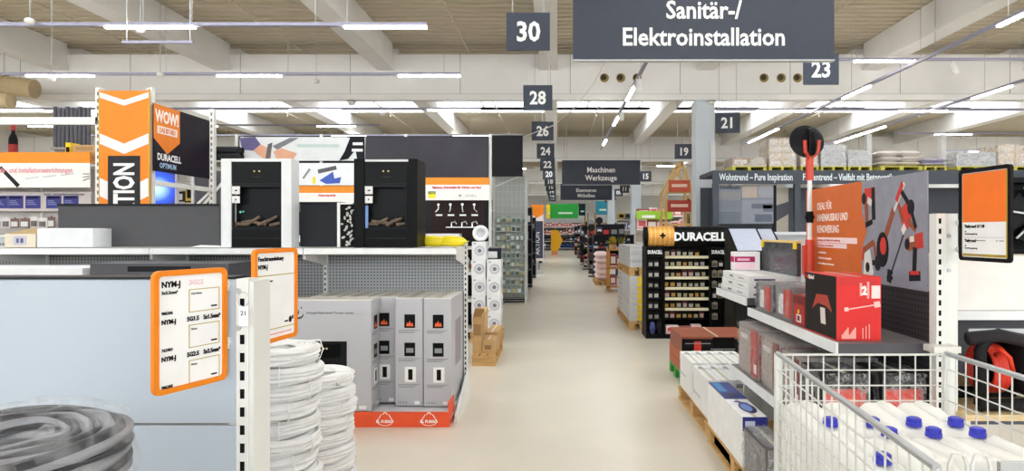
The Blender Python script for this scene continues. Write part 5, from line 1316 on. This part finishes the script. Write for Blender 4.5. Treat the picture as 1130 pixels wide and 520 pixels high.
# ---- dark end displays down the left of the aisle
def end_display(label, x0, x1, y, h, pal, group, glabel, d=.5, side='E', kinds=('box', 'can', 'bottle'), back=None):
    t = thing('end_display', label, 'shelf', (x0, y, 0)); W = x1 - x0
    MB().box(0, W, d - .03, d, 0, h).build('back_panel', back or c3(44, 44, 52), t)
    n = max(3, int(h / .42))
    for k in range(n):
        z = .1 + k * (h - .15) / n
        MB().box(0, W, 0, d - .03, z - .03, z).build('shelf_board', c3(70, 70, 76), t)
        kd = kinds[k % len(kinds)]
        ww = (.16, .3) if kd == 'box' else (.12, .18)
        goods_row(kd, x0 + .02, x1 - .02, y + .03, z, ww, (.18, (h - .15) / n - .06), .3, pal, glabel, group, row=nth(k + 1))
    for x in (0, W - .025): MB().box(x, x + .025, d - .06, d + .02, 0, h + .03).build('upright', c3(90, 90, 96), t)
    return t
end_display('dark end display just beyond the wire rack left of the aisle', -1.5, -.72, 17.9, 2.3, PALD, 'goods in the first dark left display', 'dark product in the end display just beyond the wire rack')
end_display('second dark end display beyond the wire rack left of the aisle', -1.6, -.74, 21.6, 2.1, PALD, 'goods in the second dark left display', 'dark product in the second end display beyond the wire rack')
end_display('third dark end display beyond the wire rack left of the aisle', -1.6, -.76, 26.4, 2.0, PALD, 'goods in the third dark left display', 'dark product in the third end display beyond the wire rack')
end_display('fourth dark end display beyond the wire rack left of the aisle', -1.7, -.78, 32, 2.0, PALM, 'goods in the fourth left display', 'product in the fourth end display beyond the wire rack')
end_display('farthest end display left of the aisle', -1.8, -.8, 38, 2.0, PALM, 'goods in the farthest left display', 'product in the farthest end display left of the aisle')
YK = 24.0
t = thing('promotion_banner', 'distant narrow banner with orange chevron and dark field reading AKTION', 'banner', (PX(586, YK), YK, .5))
W, H = PX(600, YK) - PX(586, YK), PZ(226, YK) - .5
MB().box(0, W, 0, .02, 0, H).build('cloth', c3(236, 222, 218), t)
MB().prism([(0, H), (W, H), (W, H - .35), (W / 2, H - .5), (0, H - .35)], 0, .003, FS()).build('chevron', ORANGE, t)
MB().rect(.03, W - .03, .1, H - .62, 0, .003, FS()).build('dark_panel', c3(60, 64, 84), t)
text('AKTION', .2, W * .68, H - 1.9, FS(), C(226, 230, 240, .6), t, rot=PI / 2, align='LEFT', sx=.8, c=.005)
MB().box(0, W, -.1, .1, -.5, -.46).box(W * .4, W * .6, 0, .02, -.5, 0).build('stand', STEEL, t)

# ================================================================ rear left gondola rows seen above the shelves
for k, (y, xa, xb, h, l, pal) in enumerate(((13.8, -9.5, -1.6, 2.5, 'third gondola row on the left', PALM), (17.8, -11, -1.7, 2.5, 'fourth gondola row on the left', PALW), (22, -13, -1.8, 2.6, 'fifth gondola row on the left', PALM), (27, -15, -1.9, 2.6, 'sixth gondola row on the left', PALP))):
    gondola(l, xa, xb, y, h, (.2, .7, 1.2, 1.7, 2.2), c3(150, 148, 150), .45)
    for z in ((1.7, 2.2) if k == 0 else (2.2,) if k == 1 else ()):
        goods_row('box', max(xa, -y * .9) + .1, xb - .05, y - .4, z, (.25, .55), (.25, .42), .3, pal, 'carton on the %s' % l, 'cartons on the ' + l, row='upper' if z > 2 else 'lower')

# ================================================================ right: battery display, pallets
YD = 9.5
t = thing('battery_display', 'black battery display stand with a battery shaped header reading DURACELL', 'display', (PX(713, YD), YD, 0))
W = PX(802, YD) - PX(713, YD); H = PZ(272, YD)
w1, w2 = .27, W - .24
BK = C(18, 17, 18, .5)
MB().box(w1, w2, .42, .45, 0, H).build('back_panel', BK, t)
MB().box(0, W, .0, .5, 0, .07).build('base', BK, t)
for x in (0, w1 - .012, w2 - .012, W - .025): MB().box(x, x + .025, 0, .45, .07, H).build('side_panel', BK, t)
for k, (a, b) in enumerate(((.02, w1 - .02), (w2 + .02, W - .02))):
    MB().box(a, b, .12, .15, .07, H).build('wing_panel', BK, t)
    text('DURACELL', .05, (a + b) / 2, H - .11, FS(0, .01, 0), C(240, 240, 240, .5), t, bold=.003, sx=.62)
    MB().box(a, b, .012, .12, H - .15, H - .02).build('wing_header', BK, t)
b = MB().cyl((-.02, .1, H + .15), (W + .02, .1, H + .15), .15, n=28)
b.build('header_battery', C(26, 25, 26, .35), t)
MB().cyl((.03, .1, H + .15), (.42, .1, H + .15), .1525, n=28).build('copper_end', mat('copper_print', (222, 160, 74), .3, .3), t)
for k in range(5): MB().cyl((.06 + .07 * k, .1, H + .15), (.075 + .07 * k, .1, H + .15), .1535, n=28).build('copper_ring', C(238, 190, 110, .35), t)
text('+', .10, .24, H + .11, FS(0, -.055, 0), C(30, 24, 20, .5), t, bold=.008)
text('DURACELL', .115, W * .66, H + .09, FS(0, -.05, 0), C(244, 244, 244, .5), t, bold=.007, sx=.95)
for k in range(7):
    z = .28 + k * .158
    MB().box(w1 + .012, w2 - .012, .1, .42, z - .012, z).build('shelf_board', BK, t)
    if k: MB().box(w1 + .012, w2 - .012, .092, .1, z - .03, z + .012).build('price_rail', C(236, 226, 190, .4), t)
    MB().box(.03, w1 - .03, .02, .12, z - .012, z).build('wing_shelf', BK, t)
PALB = [(c3(60, 44, 30), C(220, 168, 80, .4)), (c3(40, 36, 34), C(206, 196, 150, .4)), (c3(70, 58, 44), c3(210, 206, 196)), (c3(96, 30, 40), c3(230, 200, 190))]
X0d = PX(713, YD)
for k in range(7):
    z = .281 + k * .158
    goods_row('pack', X0d + w1 + .03, X0d + w2 - .03, YD + .15, z, (.07, .09), (.1, .125), .08, PALB, 'battery pack in the middle of the battery display', 'battery packs in the middle', row=nth(k + 1))
    goods_row('pack', X0d + .04, X0d + w1 - .03, YD + .05, z, (.07, .085), (.1, .12), .06, [(c3(60, 58, 58), c3(190, 186, 180)), (c3(40, 38, 40), c3(150, 146, 140))], 'battery pack on the left wing of the battery display', 'battery packs on the left wing', row=nth(k + 1))
    goods_row('pack', X0d + w2 + .03, X0d + W - .04, YD + .02, z, (.07, .085), (.1, .12), .06, [(c3(60, 58, 58), c3(190, 186, 180)), (c3(150, 140, 120), c3(90, 80, 70))], 'battery pack on the right wing of the battery display', 'battery packs on the right wing', row=nth(k + 1))
goods_row('bag', X0d + .05, X0d + w1 - .02, YD - .03, .0705, (.08, .1), (.1, .24), .1, PALD, 'small dark bag in the floor tray of the left wing', 'bags in the battery display tray')
goods_row('box', X0d + w1 + .03, X0d + w2 - .05, YD + .0, .0705, (.12, .2), (.08, .14), .14, PALP, 'flat red pack at the foot of the battery display', 'red packs at the battery display foot')
for o in list(SC.objects):
    if o.name.startswith('blister_pack') and o.get('group', '').startswith('battery packs on'): o.location.y -= 0.0

# grey panel cartons on pallets
pallet('wooden pallet under the grey panel cartons with yellow ends', 1.17, 1.62, 10.35, 12.5, 'Y')
GP = c3(206, 204, 204)
for k in range(8):
    prodbox('panel_carton', '%s grey panel carton with a yellow end in the lower pile' % ('lowest', 'second', 'third', 'fourth', 'fifth', 'sixth', 'seventh', 'topmost')[k], 'carton', 1.18 + .004 * (k % 2), 1.6, 10.37, 12.4, .14 + .092 * k, .23 + .092 * k, GP, S=[(.3, 1, .08, .92, YEL), (.5, .8, .3, .7, c3(120, 110, 60))], W=[(.1, .4, .3, .7, c3(180, 178, 178))])
pallet('wooden pallet on top of the lower grey panel pile', 1.18, 1.6, 10.4, 12.4, 'Y', .8775)
for k in range(6):
    prodbox('panel_carton', '%s plain grey panel carton in the upper pile' % ('lowest', 'second', 'third', 'fourth', 'fifth', 'topmost')[k], 'carton', 1.19, 1.62, 10.4 + .01 * (k % 2), 12.3, 1.018 + .058 * k, 1.075 + .058 * k, c3(196, 196, 196), S=[(.1, .9, .4, .6, c3(170, 170, 172))], W=[(.2, .6, .4, .6, c3(168, 168, 170))])
# pink sack pallet with wooden frame, plants behind
pallet('wooden pallet under the pink and white sacks', 1.14, 1.6, 19.0, 20.4, 'Y')
for k in range(5):
    for j in range(3):
        good('bag', 1.37, 19.25 + .46 * j, .14 + .165 * k, .42, .46, .185, *PALP[(k + j) % 2], 'pink and white sack in the %s layer on the far pallet, %s from the front' % (nth(k + 1), nth(j + 1)), 'pink and white sacks')
t = thing('wooden_crate', 'orange brown wooden display crate with dark red goods beside the sacks', 'crate', (1.36, 17.0, 0))
for x in (0, .5): MB().box(x, x + .05, 0, .05, 0, 1.15).box(x, x + .05, .55, .6, 0, 1.15).build('post', C(206, 148, 70, .6), t)
for z in (.1, .6, 1.1): MB().box(0, .55, 0, .6, z, z + .04).build('shelf_board', C(206, 148, 70, .6), t)
for z in (.14, .64): goods_row('box', 1.42, 1.85, 17.05, z + .001, (.12, .2), (.25, .38), .3, [PALP[3], PALP[2]], 'dark red carton in the wooden display crate', 'cartons in the wooden crate', row='upper' if z > .5 else 'lower')
for i, (x, y, c) in enumerate(((1.47, 17.12, (196, 180, 60)), (1.75, 17.2, (160, 160, 60)), (1.55, 17.45, (206, 186, 80)))):
    t = thing('potted_plant', ('left', 'right', 'rear')[i] + ' yellow green potted plant on the wooden crate', 'plant', (x, y, 1.141))
    MB().lathe([(0, 0), (.06, 0), (.08, .12), (.07, .12), (0, .1)], 12).build('pot', CARD, t)
    lf = MB()
    for k in range(34):
        a, e, L = R.uniform(0, 6.28), R.uniform(.3, 1.4), R.uniform(.1, .22)
        d = Vector((math.cos(a) * math.cos(e), math.sin(a) * math.cos(e), math.sin(e))); s = d.cross(Vector((0, 0, 1))).normalized() * .025
        p = Vector((0, 0, .12)) + d * .04
        lf.add([p, p + d * L * .5 + s, p + d * L, p + d * L * .5 - s], [(0, 1, 2, 3), (3, 2, 1, 0)])
    lf.build('leaves', C(*c, .6), t)['kind'] = 'stuff'
for k, (y, h, pal, l) in enumerate(((21.0, 1.5, PALD, 'first dark goods display right of the aisle'), (24, 1.9, PALD, 'second dark goods display right of the aisle'), (28.5, 1.7, PALM, 'third goods display right of the aisle'), (33, 1.9, PALD, 'fourth goods display right of the aisle'), (38, 2.0, PALM, 'fifth goods display right of the aisle'), (44, 2.0, PALD, 'farthest goods display right of the aisle'))):
    end_display(l, 1.2, 2.6, y, h, pal, 'goods in the ' + l, 'product on the ' + l)
# poles with hanging goods between them
for k, (x, y, h) in enumerate(((1.35, 22.6, 2.3), (1.3, 27, 2.4), (1.35, 31, 2.4))):
    t = thing('tool_stand', ('near', 'middle', 'far')[k] + ' dark pole stand with round tools right of the aisle', 'stand', (x, y, 0))
    MB().cyl((0, 0, .03), (0, 0, h), .03, n=8).build('pole', c3(150, 120, 70), t); MB().cyl((0, 0, 0), (0, 0, .03), .25, n=16).build('base', BLACK, t)
    for j in range(7): MB().disc(.14 * (-1) ** j, .5 + .25 * j, .13, c0=0, c1=.04, F=FS(0, -.03, 0), n=14).build('round_tool', R.choice([BLACK, GREYM, c3(90, 60, 60), DARK]), t)
# end of the aisle: wall shelves, green board, yellow arrow
gondola('long wall shelf closing the far end of the aisle', -7, 8, 55.8, 2.4, (.2, .8, 1.4, 2.0), c3(96, 88, 86), .5)
for z, pal, kd in ((.2, PALD, 'box'), (.8, PALD, 'bottle'), (1.4, PALP, 'bottle'), (2.0, PALP, 'box')):
    goods_row(kd, -2.6, 4.6, 55.4, z, (.18, .34), (.3, .5), .3, pal, 'product on the wall shelf closing the far aisle end', 'products at the far end', row={.2: 'lowest', .8: 'second', 1.4: 'third', 2.0: 'top'}[z])
for px0, px1, py0, py1, m, l in ((607, 638, 225, 241, GREEN, 'bright green board over the far end of the aisle'), (603, 607.5, 226, 241, YEL, 'narrow yellow board left of the green one'), (638.5, 646, 225, 238, c3(30, 60, 60), 'dark green board right of the bright green one'), (657, 672, 222, 237, c3(30, 120, 140), 'teal board at the far end right of the green ones')):
    Y = 51.8
    t = thing('category_board', l, 'sign', (PX(px0, Y), Y, PZ(py1, Y)))
    w_, h_ = PX(px1, Y) - PX(px0, Y), PZ(py0, Y) - PZ(py1, Y)
    MB().box(0, w_, 0, .05, 0, h_).build('board', m, t)
    MB().rect(w_ * .3, w_ * .8, h_ * .3, h_ * .42, 0, .01, FS()).build('printed_line', c3(200, 226, 206), t)
    for a in (.1, .9): MB().cyl((w_ * a, .02, h_), (w_ * a, .02, ZR - PZ(py1, Y)), .012, n=5).build('suspension_wire', STEEL, t)
Y = 44.0
t = thing('arrow_column', 'yellow arrow shaped floor column at the far end of the aisle', 'sign', (PX(608, Y), Y, 0))
h_ = PZ(254, Y)
MB().prism([(0, .3), (.5, .3), (.82, (h_ + .3) / 2), (.5, h_), (0, h_)], 0, .06, FS()).build('arrow_panel', C(250, 186, 16, .5), t)
MB().box(.05, .45, -.1, .1, 0, .3).build('stand', C(236, 150, 90, .5), t)

# ================================================================ right background: tile rack with pallets on top
YT = 12.4
xa, xb = PX(787, YT), PX(1240, YT)
ZH0, ZH1 = PZ(203, YT), PZ(188, YT)
t = thing('tile_rack', 'dark tile display rack with headers about Wohntrend and Fliesentrend', 'rack', (xa, YT, 0))
DKT = c3(62, 68, 80)
W = xb - xa; pm = PX(880, YT) - xa
MB().box(0, W, 0, .06, ZH0, ZH1).build('header_board', DKT, t)
MB().box(0, W, .06, 1.2, ZH1 - .08, ZH1).build('deck', DKT, t)
for x in (0, pm - .05, W - .1): MB().box(x, x + .11, .0, .1, 0, ZH0).build('post', DKT, t)
MB().box(0, W, 1.1, 1.13, 0, ZH0).build('back_wall', c3(74, 78, 88), t)
for x, w_, zz in ((.02, .1, .6), (pm, .1, .75), (PX(965, YT) - xa, .1, .75), (PX(1049, YT) - xa, .1, .75), (W - .2, .1, .75)):
    MB().box(x, x + w_, .3, .4, ZH1, ZH1 + zz).build('rack_post', c3(196, 196, 196), t)
text('Wohntrend – Pure Inspiration', .13, .12, ZH0 + .07, FS(), C(226, 236, 240, .6), t, align='LEFT', bold=.004, sx=.62)
text('Fliesentrend – Vielfalt mit Betonoptik', .13, pm + .1, ZH0 + .07, FS(), C(226, 236, 240, .6), t, align='LEFT', bold=.004, sx=.62)
tx, tz = PX(794, YT - .1) - xa, PZ(247, YT - .1)
t = thing('tile_board', 'tile sample board in shades of grey below the Wohntrend header', 'board', (PX(794, YT - .1), YT - .1 + .2, tz))
bw, bh = PX(857, YT) - PX(794, YT), ZH0 - tz - .02
MB().box(0, bw, 0, .04, 0, bh).build('board', c3(126, 130, 142), t)
MB().box(-.04, 0, -.02, .06, -.06 - (tz - .06), bh).box(bw, bw + .05, -.02, .06, -tz, bh).build('frame', c3(40, 42, 48), t)
for a0, a1, b0, b1, c in ((0, .42, .0, .33, (104, 110, 124)), (0, .42, .34, .62, (116, 120, 134)), (0, .42, .63, .84, (136, 134, 136)), (.43, 1, 0, .64, (138, 142, 154)), (.43, .72, .66, 1, (176, 162, 150)), (.72, 1, .66, 1, (150, 150, 158)), (.6, .98, .38, .54, (100, 106, 122)), (.66, .98, .04, .26, (92, 100, 116)), (.8, 1, .3, .5, (104, 110, 128))):
    MB().rect(a0 * bw + .01, a1 * bw - .01, b0 * bh + .01, b1 * bh - .01, 0, .008 + .004 * (a0 > .5), FS()).build('tile', c3(*c), t)
text('Linoleum', .07, bw * .06, bh * .9, FS(), C(40, 40, 44, .6), t, align='LEFT', c=.01)
t = thing('tile_sample', 'leaning pale and dark sample board beside the tile board', 'board', (PX(862, YT), YT + .3, PZ(250, YT)))
MB().box(0, .25, 0, .03, -PZ(250, YT), ZH0 - PZ(250, YT) - .05).build('board', c3(190, 180, 166), t)
MB().prism([(0, .1), (.25, .25), (.25, .5), (0, .42)], 0, .006, FS()).build('tile', c3(80, 82, 92), t)
zd = ZH1 + .001
WRP = film_mat('pallet_wrap', (240, 240, 240), .8, 8, .6)
specs = ((808, 846, 174, 'brown', 'low wrapped brown load'), (849, 878, 153, 'tan', 'tall wrapped tan load'), (884, 903, 164, 'tan', 'small wrapped load beside the sander'), (906, 934, 160, 'grey', 'grey wrapped load'), (936, 962, 166, 'grey', 'low grey white wrapped load'), (972, 1018, 166, 'sack', 'white sack load'), (1020, 1045, 174, 'sack', 'low lilac sack load'), (1056, 1100, 168, 'grey', 'pale board load'), (1102, 1140, 160, 'tan', 'rightmost pale load'))
for i, (p0, p1, py, kd, l) in enumerate(specs):
    a, b = PX(p0, YT + .2), PX(p1, YT + .2); zt = PZ(py, YT + .2)
    t = thing('wooden_pallet', 'yellow pallet on the tile rack under the ' + l, 'pallet', (a, YT + .2, zd))
    PYW = C(206, 196, 80, .6)
    MB().box(0, b - a, 0, .7, .08, .1).build('deck', PYW, t)
    for q in (0, .45, .9): MB().box(q * (b - a), (q + .1) * (b - a), 0, .7, 0, .08).build('block', PYW, t)
    cols_ = {'brown': c3(160, 128, 96), 'tan': c3(214, 194, 170), 'grey': c3(200, 202, 204), 'sack': c3(232, 224, 218)}
    t = thing('pallet_load', l + ' standing on the tile rack', 'load', (a, YT + .22, zd + .1))
    w_, h_ = b - a, zt - zd - .1
    if kd == 'sack':
        nr = max(2, int(h_ / .09))
        for r_ in range(nr):
            for q in range(2):
                o = put('sack', gmesh('bag', cols_['sack'] if i == 5 else c3(206, 200, 222), c3(200, 150, 150)), t, (w_ * (.25 + .5 * q) + .02 * (r_ % 2), .3, r_ * h_ / nr)); o.scale = (w_ * .55, .6, h_ / nr * 1.1)
    else:
        nr = max(1, int(h_ / .11)); nc = max(1, int(w_ / .26))
        for r_ in range(nr):
            for q in range(nc):
                o = put('carton', gmesh('box', cols_[kd], c3(226, 214, 204) if kd != 'grey' else c3(176, 178, 184)), t, (w_ * (q + .5) / nc, .3, r_ * h_ / nr)); o.scale = (w_ / nc * .97, .6, h_ / nr * .97)
        MB().box(-.01, w_ + .01, -.015, .615, 0, h_ + .01).build('wrap_film', WRP, t)
# black sloped sample racks and other things between the battery display and the flat cartons
for k, (px, Y, w_, h0, l) in enumerate(((824, 8.2, .42, 1.56, 'left black sloped sample rack behind the shelf goods'), (850, 8.85, .34, 1.56, 'right black sloped sample rack behind the shelf goods'))):
    t = thing('sample_rack', l, 'rack', (PX(px - 12, Y), Y, 0))
    MB().prism([(0, 0), (.55, 0), (.55, h0 + .08), (.45, h0 + .08), (0, h0 - .22)], 0, w_, frame((0, 0, 0), (0, 1, 0), (0, 0, 1))).build('body', C(34, 36, 34, .5), t)
    MB().prism([(.02, h0 - .205), (.44, h0 + .075), (.44, h0 + .082), (.02, h0 - .198)], .03, w_ - .03, frame((0, 0, 0), (0, 1, 0), (0, 0, 1))).build('sample_sheet', c3(176, 180, 196), t)
t = thing('grey_counter', 'pale grey counter standing behind the battery display header', 'counter', (PX(800, 10.4), 10.4, 0))
MB().box(.3, 1.5, 0, .5, 0, 1.55).build('body', c3(176, 178, 184), t); MB().box(.25, 1.55, -.05, .55, 1.55, 1.60).build('top', c3(206, 208, 212), t)
# wooden frame display with red signs, brown wall
YH = 16.4
t = thing('wooden_frame_display', 'pale wooden house shaped frame with small red signs right of the aisle', 'display', (PX(735, YH), YH, 0))
hw = PX(763, YH) - PX(735, YH); zz = lambda py: PZ(py, YH)
WD = C(222, 184, 120, .6)
for x, y in ((0, 0), (hw, 0), (0, .8), (hw, .8)): MB().box(x - .035, x + .035, y - .035, y + .035, 0, zz(212)).build('post', WD, t)
for x, s in ((0, 1), (hw, -1)):
    MB().bar(x, zz(212), hw * .62, zz(180), .07, 0, .05, FS()).build('rafter', WD, t)
    MB().bar(x, zz(212), hw * .62, zz(180), .07, 0, .05, FS(0, .8, 0)).build('rafter', WD, t)
for z in (zz(212), zz(232), zz(248)): MB().box(0, hw, -.03, .03, z - .03, z + .03).build('cross_rail', WD, t)
MB().box(hw * .58, hw * .68, -.03, .83, zz(180) - .04, zz(180) + .04).build('ridge', WD, t)
for z, w_, c, s in ((zz(206), .9, (206, 90, 60), 'Holz'), (zz(228), 1.0, (176, 60, 46), 'Ideen')):
    MB().box(hw * .5 - w_ * .3, hw * .5 + w_ * .3, -.09, -.05, z - .14, z + .16).build('sign_board', c3(*c), t)
    MB().rect(hw * .5 - w_ * .22, hw * .5 + w_ * .22, z - .02, z + .06, 0, .004, FS(0, -.09, 0)).build('printed_line', c3(240, 206, 190), t)
t = thing('brown_partition', 'low tan partition wall beside the column', 'partition', (PX(764, 15.6), 15.6, 0))
MB().box(0, PX(790, 15.6) - PX(764, 15.6), 0, .06, 0, PZ(226, 15.6)).build('panel', c3(206, 150, 110), t)
MB().rect(.1, .5, PZ(247, 15.6), PZ(234, 15.6), 0, .006, FS()).build('poster', c3(226, 190, 186), t)
MB().box(0, PX(790, 15.6) - PX(764, 15.6), -.01, .07, PZ(226, 15.6), PZ(226, 15.6) + .03).build('cap', c3(230, 190, 150), t)
# right rear gondola rows
for k, (y, xa_, xb_, h, l, pal) in enumerate(((19.6, 3.9, 13, 2.3, 'first gondola row behind the wooden frame', PALM), (24.5, 3.0, 14, 2.5, 'second gondola row behind the wooden frame', PALP), (31, 2.9, 16, 2.5, 'third gondola row behind the wooden frame', PALM))):
    gondola(l, xa_, xb_, y, h, (.2, .7, 1.2, 1.7, 2.2), c3(190, 180, 170), .45)
    for z in (1.7, 2.2):
        goods_row('box', xa_ + .05, xa_ + (3.4 if k < 2 else 2.4), y - .4, z, (.25, .5), (.25, .4), .3, pal, 'carton on the %s' % l, 'cartons on the ' + l, row='upper' if z > 2 else 'lower')
for px0, px1, py, Y, c, l in ((702.5, 742, 238, 24.011, (150, 200, 50), 'bright green shelf strip right of the aisle behind the wooden frame'),):
    t = thing('shelf_strip', l, 'sign', (PX(px0, Y), Y, PZ(py + 4, Y)))
    MB().box(0, PX(px1, Y) - PX(px0, Y), 0, .03, 0, 9 * Y / FOC).build('strip', c3(*c), t)
    MB().rect(.2, .7, .05, .15, 0, .005, FS()).build('printed_line', PAPER, t)
